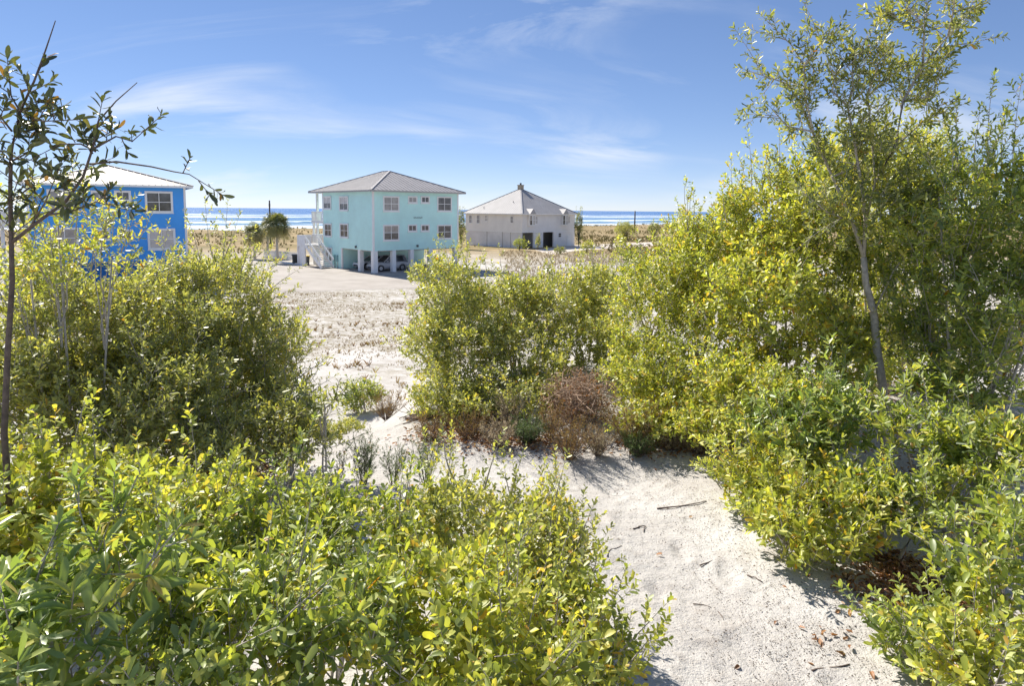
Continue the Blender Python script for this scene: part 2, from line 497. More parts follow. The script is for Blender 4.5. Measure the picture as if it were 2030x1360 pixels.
col = mixc(nt, foam, deep, (.80, .84, .86))
nt.links.new(col, b.inputs['Base Color'])
nt.links.new(mrange(nt, foam, 0, 1, .22, .9), b.inputs['Roughness'])
b.inputs['IOR'].default_value = 1.33
wv = mth(nt, 'ADD', noise_node(nt, .25, 6, .65, mpn.outputs[0]), mth(nt, 'MULTIPLY', noise_node(nt, 1.6, 4, .6, mpn.outputs[0]), .35))
bump(nt, b, wv, 1.0, 1.6)
sea = link('sea', sea_mesh(), m); sea['kind'] = 'structure'

# driveway and far sand lane: thin sheets on the flat lot
def sheet(name, pxs, z, mat):
    g = Geo(); g.poly([on_z(px, py, z) for px, py in pxs])
    o = g.build(name, mat); o['kind'] = 'structure'
    return o
m, nt, b = new_mat('driveway_concrete')
geo = nd(nt, 'ShaderNodeNewGeometry'); P = geo.outputs['Position']
nA = noise_node(nt, .35, 6, .65, P); nB = noise_node(nt, 6, 5, .7, P)
c = ramp(nt, nA, [(.3, (.28, .25, .22)), (.5, (.36, .325, .29)), (.72, (.42, .385, .35))])
c = mixc(nt, mrange(nt, nB, .5, .75, 0, .4), c, (.27, .23, .20))
nt.links.new(c, b.inputs['Base Color']); b.inputs['Roughness'].default_value = .9
bump(nt, b, nB, .4, .01)
M['drive'] = m
drv = sheet('driveway', [(400, 556), (470, 540), (545, 528), (600, 523), (640, 522), (700, 508), (880, 500), (935, 520), (960, 545), (900, 568), (835, 571), (760, 572), (690, 574), (640, 577), (560, 578), (480, 574)], .012, m)
m2 = simple_mat('lane_sand', (.56, .50, .44), .9, .15, .3)
lane = sheet('sand_lane', [(1060, 495), (1140, 486), (1290, 480), (1420, 484), (1425, 490), (1290, 487), (1150, 496), (1090, 505)], .012, m2)
print('setting done')

# ------------------------------------------------------------------ houses
M['white_trim'] = simple_mat('white_trim', (.86, .85, .83), .5, .05, 2)
M['white_wood'] = simple_mat('white_wood', (.80, .78, .76), .6, .10, 2)
M['teal_siding'] = siding_mat('teal_siding', (.60, .92, .87))
M['blue_siding'] = siding_mat('blue_siding', (.065, .38, .93))
M['cream_siding'] = siding_mat('cream_siding', (.84, .81, .78))
M['grey_board'] = siding_mat('grey_board', (.72, .70, .70), .30, True, .12)
M['soffit'] = simple_mat('soffit', (.42, .40, .38), .7)
M['concrete'] = simple_mat('concrete', (.36, .34, .32), .9, .15, 1.5)
def roof_mat(name, col):
    m, nt, b = new_mat(name)
    tcn = nd(nt, 'ShaderNodeTexCoord')
    n = noise_node(nt, .5, 6, .65, tcn.outputs['Object'])
    nt.links.new(ramp(nt, n, [(.3, tuple(c * .88 for c in col)), (.7, tuple(c * 1.08 for c in col))]), b.inputs['Base Color'])
    b.inputs['Roughness'].default_value = .62; b.inputs['Specular IOR Level'].default_value = .3
    return m
M['roof_grey'] = roof_mat('roof_grey', (.36, .345, .35))
M['roof_cream'] = roof_mat('roof_cream', (.40, .365, .335))
M['roof_white'] = roof_mat('roof_white', (.42, .405, .40))
M['seam_tan'] = simple_mat('seam_tan', (.26, .225, .20), .6)
def glass_mat(name, top, bot, rough=.08):
    m, nt, b = new_mat(name)
    tcn = nd(nt, 'ShaderNodeTexCoord')
    n = noise_node(nt, 1.7, 3, .5, tcn.outputs['Object'])
    nt.links.new(ramp(nt, n, [(.35, bot), (.65, top)]), b.inputs['Base Color'])
    b.inputs['Roughness'].default_value = rough; b.inputs['IOR'].default_value = 1.5
    b.inputs['Specular IOR Level'].default_value = .8
    return m
M['glass'] = glass_mat('glass', (.13, .12, .12), (.05, .045, .05))
M['glass_blind'] = glass_mat('glass_blind', (.40, .37, .34), (.26, .23, .22))
M['curtain'] = glass_mat('curtain', (.62, .58, .55), (.5, .46, .43), .2)
M['dark_metal'] = simple_mat('dark_metal', (.05, .05, .055), .5)
M['black_plastic'] = simple_mat('black_plastic', (.035, .04, .045), .5)
M['grey_plastic'] = simple_mat('grey_plastic', (.11, .12, .13), .55)
M['yellow_plastic'] = simple_mat('yellow_plastic', (.65, .45, .05), .5)
M['pole_wood'] = simple_mat('pole_wood', (.10, .085, .075), .85, .2, 2)

class Face:
    """a vertical house face: origin (local), along axis, outward axis"""
    def __init__(s, root, o, e, n): s.root, s.o, s.e, s.n = root, Vector(o), Vector(e), Vector(n)
    def world(s):
        mw = Matrix.Translation(s.root.location) @ s.root.rotation_euler.to_matrix().to_4x4()
        return mw @ s.o, (mw.to_3x3() @ s.e), (mw.to_3x3() @ s.n)
    def inv(s, px, py):
        o, e, n = s.world(); r = ray(px, py)
        t = (o - CAM).dot(n) / r.dot(n)
        p = CAM + r * t
        return (p - o).dot(e), p.z - s.root.location.z
    def rect(s, x0, y0, x1, y1):
        a = s.inv(x0, (y0 + y1) / 2)[0]; b = s.inv(x1, (y0 + y1) / 2)[0]
        c = s.inv((x0 + x1) / 2, y1)[1]; d = s.inv((x0 + x1) / 2, y0)[1]
        return a, b, c, d
    def add(s, g, s0, s1, z0, z1, d0, d1):
        pts = []
        for z in (z0, z1):
            for a, d in ((s0, d0), (s1, d0), (s1, d1), (s0, d1)):
                p = s.o + s.e * a + s.n * d; pts.append((p.x, p.y, z))
        n = len(g.v); g.v += pts
        fl = s.e.cross(s.n).z > 0
        for f in ((0,3,2,1),(4,5,6,7),(0,1,5,4),(1,2,6,5),(2,3,7,6),(3,0,4,7)):
            f = f if fl else f[::-1]
            g.f.append(tuple(n + i for i in f))
    def box(s, name, mat, parent, *a):
        g = Geo(); s.add(g, *a); return g.build(name, mat, parent)
    def window(s, root, a, b, c, d, cols=2, rows=2, glass='glass', fr=.13, low=None):
        g = Geo()
        s.add(g, a, a + fr, c, d, .002, .07); s.add(g, b - fr, b, c, d, .002, .07)
        s.add(g, a + fr, b - fr, c, c + fr, .002, .075); s.add(g, a + fr, b - fr, d - fr, d, .002, .075)
        w = g.build('window', M['white_trim'], root)
        ia, ib, ic, idd = a + fr, b - fr, c + fr, d - fr
        mw_ = .05
        for i in range(cols):
            for j in range(rows):
                s0 = ia + (ib - ia) * i / cols + (mw_ / 2 if i else 0); s1 = ia + (ib - ia) * (i + 1) / cols - (mw_ / 2 if i < cols - 1 else 0)
                z0 = ic + (idd - ic) * j / rows + (mw_ / 2 if j else 0); z1 = ic + (idd - ic) * (j + 1) / rows - (mw_ / 2 if j < rows - 1 else 0)
                gm_ = M[low] if (low and j == 0) else M[glass]
                if not low and glass == 'glass' and j == rows - 1 and rows > 1 and (int(a * 7 + c * 3) % 3 == 0): gm_ = M['glass_blind']
                s.box('pane', gm_, w, s0, s1, z0, z1, .002, .02)
        g = Geo()
        for i in range(1, cols):
            x = ia + (ib - ia) * i / cols; s.add(g, x - mw_ / 2, x + mw_ / 2, ic, idd, .002, .05)
        for j in range(1, rows):
            z = ic + (idd - ic) * j / rows; s.add(g, ia, ib, z - mw_ / 2, z + mw_ / 2, .002, .045)
        if g.v: g.build('muntin', M['white_trim'], w)
        g = Geo(); s.add(g, a - .04, b + .04, c - .06, c, .002, .11); g.build('sill', M['white_trim'], w)
        return w

def hip_roof(root, x0, x1, y0, y1, z, zr, mat, ridge_along_y=True, seam=.5, single=False, th=.16):
    """hip roof with ridge, fascia and standing seams"""
    if ridge_along_y:
        h = (x1 - x0) / 2; A = Vector((x0 + h, y0 + h, zr)); B = Vector((x0 + h, max(y1 - h, y0 + h + .01), zr))
    else:
        h = (y1 - y0) / 2; A = Vector((x0 + h, y0 + h, zr)); B = Vector((max(x1 - h, x0 + h + .01), y0 + h, zr))
    c = [Vector((x0, y0, z)), Vector((x1, y0, z)), Vector((x1, y1, z)), Vector((x0, y1, z))]
    g = Geo()
    if ridge_along_y: faces = [(c[0], c[1], A), (c[1], c[2], B, A), (c[2], c[3], B), (c[3], c[0], A, B)]
    else: faces = [(c[0], c[1], B, A), (c[1], c[2], B), (c[2], c[3], A, B), (c[3], c[0], A)]
    for f in faces: g.poly(f)
    g.poly([p - Vector((0, 0, .02)) for p in c][::-1])
    roof = g.build('roof', mat, root)
    g = Geo()
    e = .03
    g.box((x0 - e, y0 - e, z - th), (x1 + e, y0, z + .01)); g.box((x0 - e, y1, z - th), (x1 + e, y1 + e, z + .01))
    g.box((x0 - e, y0 + .002, z - th), (x0, y1 - .002, z + .012)); g.box((x1, y0 + .002, z - th), (x1 + e, y1 - .002, z + .012))
    g.build('fascia', M['soffit'] if mat is M['roof_grey'] else M['white_trim'], roof)
    g = Geo()
    up = Vector((0, 0, .03))
    for p, q in ((c[0], A), (c[1], A if ridge_along_y else B), (c[2], B), (c[3], B if ridge_along_y else A), (A, B)):
        g.beam(p + up, q + up, .22, .07)
    g.build('ridge_cap', mat, roof)
    G = Geo(); k = 0
    for f in faces:
        a, b = f[0], f[1]; L = (b - a).length; u = (b - a) / L
        tops = f[2:]
        mid = sum(tops, Vector()) / len(tops)
        nrm = (b - a).cross(mid - a).normalized()
        up_in = nrm.cross(u).normalized()
        if up_in.z < 0: up_in = -up_in
        hgt = (mid - a).dot(up_in)
        ts = sorted((t - a).dot(u) for t in tops)
        n = int(L / seam)
        for i in range(1, n):
            t = i * L / n
            if t < ts[0]: hh = hgt * t / ts[0]
            elif t > ts[-1]: hh = hgt * (L - t) / (L - ts[-1])
            else: hh = hgt
            p = a + u * t + nrm * .012; q = p + up_in * (hh - .05)
            if hh < .2: continue
            gg = Geo() if single else G
            gg.beam(p, q, .06, .06, nrm)
            if single: gg.build('seam', M['seam_tan'], roof)
    if not single:
        o = G.build('seams', mat, roof); o['kind'] = 'stuff'
    return roof

def zt(x, y): return 560 + x / 5.0375, 310 + y / 5.0375          # teal house close-up
def zb(x, y): return x / 4.229, 280 + y / 4.229                   # blue house close-up
def zw(x, y): return 880 + x / 4.06, 340 + y / 4.06               # white house close-up
def solve_len(face, px, py):
    return face.inv(px, py)[0]

# --- teal house on columns
p0 = on_z(741, 541.8, 0.0)
TH = empty('beach_house', (p0.x, p0.y, 0), math.radians(43))
tag(TH, 'turquoise two-storey beach house on white columns with grey hip roof and cars below', 'house')
FR = Face(TH, (0, 0, 0), (1, 0, 0), (0, -1, 0)); FL = Face(TH, (0, 0, 0), (0, 1, 0), (-1, 0, 0))
TW = solve_len(FR, 908.4, 440); TD = solve_len(FL, 640.0, 440)
zs = FR.inv(742, 497.6)[1]; ze = FR.inv(742, 379)[1]
print('teal', p0, TW, TD, zs, ze)
ZS, ZE = zs, ze
g = Geo(); g.box((0, 0, ZS), (TW, TD, ZE)); wall = g.build('wall', M['teal_siding'], TH)
y1 = FL.inv(*zt(595, 1000))[0]
g = Geo(); g.box((.05, y1, 0), (TW - .05, TD - .002, ZS - .003)); g.build('lower_wall', M['teal_siding'], TH)
g = Geo(); g.box((-.004, y1 + .22, -.05), (.049, TD - .004, ZS - .004)); g.build('lower_wall', M['teal_siding'], TH)
g = Geo(); g.box((.15, .15, ZS - .10), (TW - .15, y1 - .004, ZS - .003)); g.build('carport_ceiling', M['soffit'], TH)
# corner boards and band
for (x, y) in ((0, 0), (TW, 0), (0, TD)):
    g = Geo(); sx = -1 if x == 0 else 1; sy = -1 if y == 0 else 1
    xa, xb = sorted((x + sx * .025, x - sx * .16)); ya, yb = sorted((y + sy * .025, y - sy * .16))
    g.box((xa, ya, (ZS if (x, y) != (0, TD) else 0) + .01), (xb, yb, ZE - .01)); g.build('corner_board', M['white_trim'], TH)
# columns
for a in [FR.inv(*zt(x, 1050))[0] for x in (1118, 1297, 1485)] + [TW - .3]:
    g = Geo(); g.box((a - .23, .02, -.1), (a + .23, .48, ZS - .005)); g.build('column', M['white_trim'], TH)
g = Geo(); g.box((-.02, -.02, -.1), (.5, .5, ZS - .004)); g.build('column', M['white_trim'], TH)
a = FL.inv(*zt(762, 1040))[0]
g = Geo(); g.box((.02, a - .23, -.1), (.48, a + .23, ZS - .005)); g.build('column', M['white_trim'], TH)
g = Geo(); g.box((-.01, y1 - .04, -.1), (.14, y1 + .2, ZS - .006)); g.build('column', M['white_trim'], TH)
for (x0, y0, x1, y1_, c, r, gl, lo) in ((1003,395,1165,550,2,2,'glass_blind',None),(1252,395,1345,468,2,1,'glass_blind',None),(1380,395,1468,468,2,1,'glass',None),(1543,400,1688,550,2,2,'glass',None),
        (1003,680,1165,842,2,2,'glass',None),(1250,678,1342,752,2,1,'glass',None),(1378,678,1466,750,2,1,'glass',None),(1543,680,1688,825,2,2,'glass',None)):
    FR.window(TH, *FR.rect(*zt(x0, y0), *zt(x1, y1_)), c, r, gl, .15, lo)
for (x0, y0, x1, y1_, gl) in ((418,396,482,528,'curtain'),(576,396,652,542,'curtain'),(427,668,488,802,'glass'),(583,668,654,812,'glass')):
    FL.window(TH, *FL.rect(*zt(x0, y0), *zt(x1, y1_)), 2, 2, gl, .15, 'glass')
FL.window(TH, *FL.rect(*zt(432, 905), *zt(493, 1048)), 2, 3, 'glass_blind', .15)
# lettered wooden board: too small to read, dark strokes only
sa, sb, sc, sd = FR.rect(*zt(1308, 600), *zt(1398, 620))
g = Geo()
for i in range(7):
    t0 = sa + (sb - sa) * (i + .1) / 7; t1 = sa + (sb - sa) * (i + .85) / 7; k = .5 + .5 * math.sin(i * 2.3)
    pts = [(t0, -.012, sc + .02), ((t0 * 2 + t1) / 3, -.012, sc + (sd - sc) * (.55 + .45 * k)), ((t0 + 2 * t1) / 3, -.012, sc + (sd - sc) * .25), (t1, -.012, sc + (sd - sc) * .6)]
    g.tube(pts, [.018] * 4, 5)
g.build('wall_script', M['grey_plastic'], TH)
# wall lamps and meter boxes
for fx, (px, py) in ((FL, zt(738, 903)), (FR, zt(1345, 893))):
    s_, z_ = fx.inv(px, py); fx.box('wall_lamp', M['grey_plastic'], TH, s_ - .09, s_ + .09, z_ - .13, z_ + .13, .002, .16)
for px, w_ in ((525, .22), (552, .3)):
    s_, _ = FL.inv(*zt(px, 1000)); FL.box('meter_box', simple_mat('meter_grey', (.25, .42, .43), .5), TH, s_ - w_ / 2, s_ + w_ / 2, .75, 1.5, .005, .14)
    FL.box('conduit', M['soffit'], TH, s_ - .03, s_ + .03, .02, .748, .005, .06)
OV = .62
BAL = 2.3
RPZ = ZE + (TW / 2 + OV) * .405
hip_roof(TH, -OV, TW + OV, -OV, TD + BAL, ZE + .13, RPZ, M['roof_grey'])
# seaward balconies: slab, posts, railings
zb1 = FL.inv(*zt(400, 585))[1]
zb1 = 5.35
zb0 = 2.65
BD = BAL + .35
for z in (zb1, zb0):
    g = Geo(); g.box((-.15, TD + .01, z - .28), (TW, TD + BD, z)); bal = g.build('balcony_floor', M['white_wood'], TH)
    g = Geo()
    g.box((-.12, TD + BD - .10, z + 1.0), (TW - .1, TD + BD, z + 1.09)); g.box((-.12, TD + .03, z + 1.0), (-.03, TD + BD - .11, z + 1.085))
    g.build('rail', M['white_wood'], bal)
    n = int(BD / .115)
    for i in range(n):
        y = TD + .08 + i * .115
        g = Geo(); g.box((-.10, y, z + .02), (-.055, y + .045, z + .999)); g.build('baluster', M['white_wood'], bal)
    for i in range(int(TW / .3)):
        x = .1 + i * .3
        g = Geo(); g.box((x, TD + BD - .085, z + .02), (x + .05, TD + BD - .03, z + .999)); g.build('baluster', M['white_wood'], bal)
for x, y in ((.08, TD + BAL - .75), (.08, TD + BD - .12), (TW * .5, TD + BD - .12), (TW - .2, TD + BD - .12)):
    top = ZE + .12 if y < TD + BAL - .2 else zb1 + 1.0
    if x > 1: top = zb1 - .285
    g = Geo(); g.box((x - .12 + .04, y - .12, -.05), (x + .12 + .04, y + .12, top)); g.build('post', M['white_wood'], TH)
# outside stair: landing and two flights of stringers with treads, coming down along the left face
lx = -2.6
sx0, sx1 = -1.9, -.25
ysA, ysB = TD + BD - .2, TD - 2.3
g = Geo(); g.box((-2.0, TD + .6, zb0 - .26), (-.16, TD + BD, zb0 - .02)); g.build('stair_landing', M['white_wood'], TH)
g = Geo(); g.box((-2.0, TD + .6, zb0 - .02), (-1.93, TD + BD, zb0 + 1.0)); g.box((-1.92, TD + BD - .07, zb0 - .02), (-.17, TD + BD, zb0 + 1.0)); g.build('landing_screen', M['white_wood'], TH)
for x in (-1.95, -.45):
    g = Geo(); g.beam((x, TD + .62, zb0 - .2), (x, TD - 3.3, .12), .07, .34); g.build('stringer', M['white_trim'], TH)
    g = Geo(); g.beam((x, TD + .62, zb0 + .85), (x, TD - 3.3, 1.02), .07, .22); g.build('handrail', M['white_trim'], TH)
    for i in range(5):
        t = (i + .5) / 5; y = TD + .6 - 3.9 * t; zz_ = (zb0 - .1) * (1 - t)
        g = Geo(); g.box((x - .05, y - .05, max(zz_ - .02, -.03)), (x + .05, y + .05, zz_ + 1.0)); g.build('newel', M['white_trim'], TH)
for i in range(14):
    t = (i + .5) / 14; y = TD + .6 - 3.9 * t; zz_ = (zb0 - .15) * (1 - t) + .05
    g = Geo(); g.box((-1.91, y - .15, zz_), (-.49, y + .15, zz_ + .05)); g.build('tread', M['white_wood'], TH)
for i, (x, y) in enumerate(((-1.95, TD + BD - .1), (-1.95, TD + .7), (-.5, TD + .7))):
    g = Geo(); g.box((x - .08, y - .08, -.05), (x + .08, y + .08, zb0 - .262)); g.build('post', M['white_wood'], TH)
g = Geo(); g.box((-1.9, TD + .72, 0), (-1.86, TD + BD - .2, zb0 - .27)); g.build('stair_screen', M['white_wood'], TH)

# --- blue house
q1 = on_z(378, 409.7, CAM.z - 0.01)
bz = 0.0
bR = at(368, 405, 56.0); bL = at(53, 405, 50.3)
ang = math.atan2(bR.y - bL.y, bR.x - bL.x)
BH = empty('beach_house', (bL.x, bL.y, bz), ang)
tag(BH, 'bright royal blue beach house with cream ribbed metal roof behind the shrubs', 'house')
BW = math.hypot(bR.x - bL.x, bR.y - bL.y); BDp = 12.0
FB = Face(BH, (0, 0, 0), (1, 0, 0), (0, -1, 0))
bE = FB.inv(368, 372)[1]; bS = 2.35
print('blue', bL, bR, BW, bE)
g = Geo(); g.box((0, 0, bS), (BW, BDp, bE)); g.build('wall', M['blue_siding'], BH)
g = Geo(); g.box((.05, 4.5, -.05), (BW - .05, BDp - .01, bS - .003)); g.build('lower_wall', M['blue_siding'], BH)
for x in np.linspace(.25, BW - .25, 5):
    g = Geo(); g.box((x - .22, .02, -.1), (x + .22, .46, bS - .004)); g.build('column', M['white_trim'], BH)
for x in (0, BW):
    g = Geo(); sx = -1 if x == 0 else 1; xa, xb = sorted((x + sx * .03, x - sx * .14)); g.box((xa, -.03, bS + .01), (xb, .15, bE - .01)); g.build('corner_board', M['white_trim'], BH)
for (x0, y0, x1, y1_, c, r, gl) in ((1215,418,1450,600,2,2,'glass'),(957,412,1098,505,2,1,'glass'),(762,412,903,505,2,1,'glass_blind'),(395,402,632,592,2,2,'glass_blind'),
        (1238,730,1472,908,2,2,'curtain'),(982,738,1118,830,2,1,'glass'),(790,736,926,828,2,1,'glass'),(425,722,660,900,2,2,'glass_blind')):
    FB.window(BH, *FB.rect(*zb(x0, y0), *zb(x1, y1_)), c, r, gl, .17)
s_, z_ = FB.inv(*zb(1175, 437)); FB.box('vent_cap', M['white_trim'], BH, s_ - .1, s_ + .1, z_ - .1, z_ + .1, .002, .09)
hip_roof(BH, -.55, BW + .55, -.55, BDp + .55, bE + .12, bE + .12 + (BW / 2 + .55) * .30, M['roof_cream'], True, .46, True)
g = Geo(); g.box((-2.4, 1.0, 5.1), (-.01, BDp, 5.35)); bf = g.build('balcony_floor', M['white_wood'], BH)
g = Geo(); g.box((-2.4, 1.0, 5.35), (-2.32, BDp, 6.35)); g.box((-2.31, 1.0, 5.35), (-.01, 1.08, 6.35)); g.build('balustrade', M['white_wood'], bf)
for y in (1.15, 6, BDp - .2):
    g = Geo(); g.box((-2.38, y - .12, -.05), (-2.14, y + .12, 5.098)); g.build('post', M['white_wood'], BH)

# --- white house with chimney
w0 = on_z(1034.5, 492.5, 0.0)
WH = empty('beach_house', (w0.x, w0.y, 0), math.radians(46))
tag(WH, 'cream beach house with steep pale hip roof and brick chimney at its peak', 'house')
GR = Face(WH, (0, 0, 0), (1, 0, 0), (0, -1, 0)); GL = Face(WH, (0, 0, 0), (0, 1, 0), (-1, 0, 0))
WW = solve_len(GR, 1139.5, 450); WD = solve_len(GL, 923, 450)
wE = GR.inv(1036, 425)[1]; wS = GR.inv(1036, 460)[1]
print('white', w0, WW, WD, wE, wS)
g = Geo(); g.box((0, 0, wS), (WW, WD, wE)); g.build('wall', M['cream_siding'], WH)
g = Geo(); g.box((.06, .08, -.05), (.22, WD - .002, wS - .003)); g.build('lower_wall', M['grey_board'], WH)
oa = [GR.inv(*zw(x, 560))[0] for x in (722, 800, 882)]
g = Geo(); g.box((oa[0], .06, -.05), (oa[1], .3, wS - .004)); g.build('lower_wall', M['cream_siding'], WH)
g = Geo(); g.box((oa[2], .0, -.05), (WW, .3, wS - .004)); g.build('lower_wall', M['cream_siding'], WH)
g = Geo(); g.box((.3, 3.2, -.05), (WW, 3.4, wS - .005)); g.build('carport_wall', M['soffit'], WH)
g = Geo(); g.box((WW - .2, .31, -.05), (WW - .002, WD - .01, wS - .006)); g.build('lower_wall', M['cream_siding'], WH)
g = Geo(); g.box((oa[1] + .75, 3.1, 0), (oa[1] + 1.75, 3.19, 2.1)); dr = g.build('door', M['white_trim'], WH)
g = Geo(); g.cyl((oa[1] + 1.62, 3.09, 1.0), (oa[1] + 1.62, 3.03, 1.0), .04, 8); g.build('handle', M['dark_metal'], dr)
for (x0, y0, x1, y1_, c, r, gl) in ((676,358,716,422,1,2,'glass'),(730,358,754,422,1,2,'curtain'),(943,358,980,418,1,2,'glass'),(988,358,1014,418,1,2,'curtain'),(918,492,945,530,1,2,'glass')):
    GR.window(WH, *GR.rect(*zw(x0, y0), *zw(x1, y1_)), c, r, gl, .10)
s0, s1, z0_, z1_ = GR.rect(*zw(990, 520), *zw(1022, 600))
dd = GR.box('side_door', M['white_trim'], WH, s0, s1, 0, 2.1, .003, .05)
for (x0, y0, x1, y1_, gl) in ((205,348,225,415,'glass_blind'),(266,348,288,418,'glass_blind'),(332,348,352,400,'curtain'),(538,358,558,415,'glass_blind')):
    GL.window(WH, *GL.rect(*zw(x0, y0), *zw(x1, y1_)), 1, 2, gl, .10)
for x in (345, 470, 535):
    s_, _ = GL.inv(*zw(x, 560)); GL.box('board_seam', M['soffit'], WH, s_ - .06, s_ + .06, .05, wS - .1, -.055, -.02)
GL.box('skirt_band', M['white_trim'], WH, .02, WD - .02, wS - .12, wS + .05, .003, .03)
GR.box('skirt_band', M['white_trim'], WH, .05, WW - .02, wS - .12, wS + .05, .003, .03)
PK = wE + .1 + (WW / 2 + .55) * .60
roofW = hip_roof(WH, -.55, WW + .55, -.55, WD + .55, wE + .12, PK, M['roof_white'], WD >= WW)
for px in (695, 960):     # two little bay-roof hoods on the shaded slope
    s_, _ = GR.inv(*zw(px, 340))
    g = Geo(); w_ = .85
    a_, b_, c_ = Vector((s_ - w_, -.75, wE + .10)), Vector((s_ + w_, -.75, wE + .10)), Vector((s_, -.75, wE + 1.05))
    d_ = Vector((s_, 1.55, wE + 1.05)); e_ = Vector((s_ - w_, .1, wE + .10)); f_ = Vector((s_ + w_, .1, wE + .10))
    g.poly([a_, b_, c_]); g.poly([a_, c_, d_, e_]); g.poly([b_, f_, d_, c_]); g.poly([a_, e_, f_, b_])
    g.build('dormer', M['roof_white'], WH)
    g = Geo(); g.box((s_ - w_ + .15, -.55, wS + 1.1), (s_ + w_ - .15, -.003, wE + .098)); bw = g.build('bay', M['cream_siding'], WH)
    Fb = Face(WH, (0, -.55, 0), (1, 0, 0), (0, -1, 0))
    Fb.window(WH, s_ - .78, s_ - .02, wS + 1.2, wE - .1, 1, 2, 'glass', .09); Fb.window(WH, s_ + .04, s_ + .78, wS + 1.2, wE - .1, 1, 2, 'curtain', .09)
cb = simple_mat('chimney_brick', (.42, .36, .27), .85, .2, 4)
hx, hy = WW / 2, max(WD, WW) / 2
g = Geo(); g.box((hx - .45, hy - .4, PK - .6), (hx + .45, hy + .4, PK + .60)); g.box((hx - .53, hy - .48, PK + .602), (hx + .53, hy + .48, PK + .70)); ch = g.build('chimney', cb, roofW)
g = Geo(); g.cyl((hx, hy, PK + .70), (hx, hy, PK + 1.05), .18, 10); g.build('flue', M['dark_metal'], ch)
for (sx, sy) in ((.18, .72), (.42, .33)):
    p = Vector((-.55 + (WW / 2 + .55) * sx, WD * sy, wE + .12 + (PK - wE - .12) * sx))
    g = Geo(); g.cyl(p - Vector((0, 0, .1)), p + Vector((0, 0, .35)), .07, 8); g.build('vent_pipe', M['soffit'], roofW)
print('houses done')

# ------------------------------------------------------------------ plants
def nrm(a):
    return a / (np.linalg.norm(a, axis=-1, keepdims=True) + 1e-9)
# leaf outlines: (along, side, lift); the hi one is also used for the single leaf objects
LEAF_HI_V = np.array([[0,0,0],[.24,.35,.06],[.76,.47,.06],[1,0,-.10],[.76,-.47,.06],[.24,-.35,.06],[.26,0,0],[.72,0,-.01]])
LEAF_OB_V = np.array([[0,0,0],[.10,.14,.03],[.28,.36,.07],[.55,.5,.08],[.80,.42,.04],[.95,.2,-.04],[1,0,-.09],[.95,-.2,-.04],[.80,-.42,.04],[.55,-.5,.08],[.28,-.36,.07],[.10,-.14,.03],[.28,0,.0],[.55,0,.0],[.80,0,-.03]])
LEAF_OB_Q = np.array([[12,13,3,2],[13,14,4,3],[12,10,9,13],[13,9,8,14],[14,6,5,4],[14,8,7,6],[0,12,2,1],[0,11,10,12]])
LEAF_HI_Q = np.array([[6,7,2,1],[6,5,4,7]]); LEAF_HI_T = np.array([[0,6,1],[0,5,6],[7,3,2],[7,4,3]])
LEAF_MID_V = np.array([[0,0,0],[.22,.34,.05],[.80,.44,.07],[1,0,-.06],[.80,-.44,.07],[.22,-.34,.05]])
LEAF_MID_Q = np.array([[0,3,2,1],[0,5,4,3]])
LEAF_LO_V = np.array([[0,0,0],[.58,.5,.06],[1,0,-.05],[.58,-.5,.06]])
LEAF_LO_Q = np.array([[0,3,2,1]])

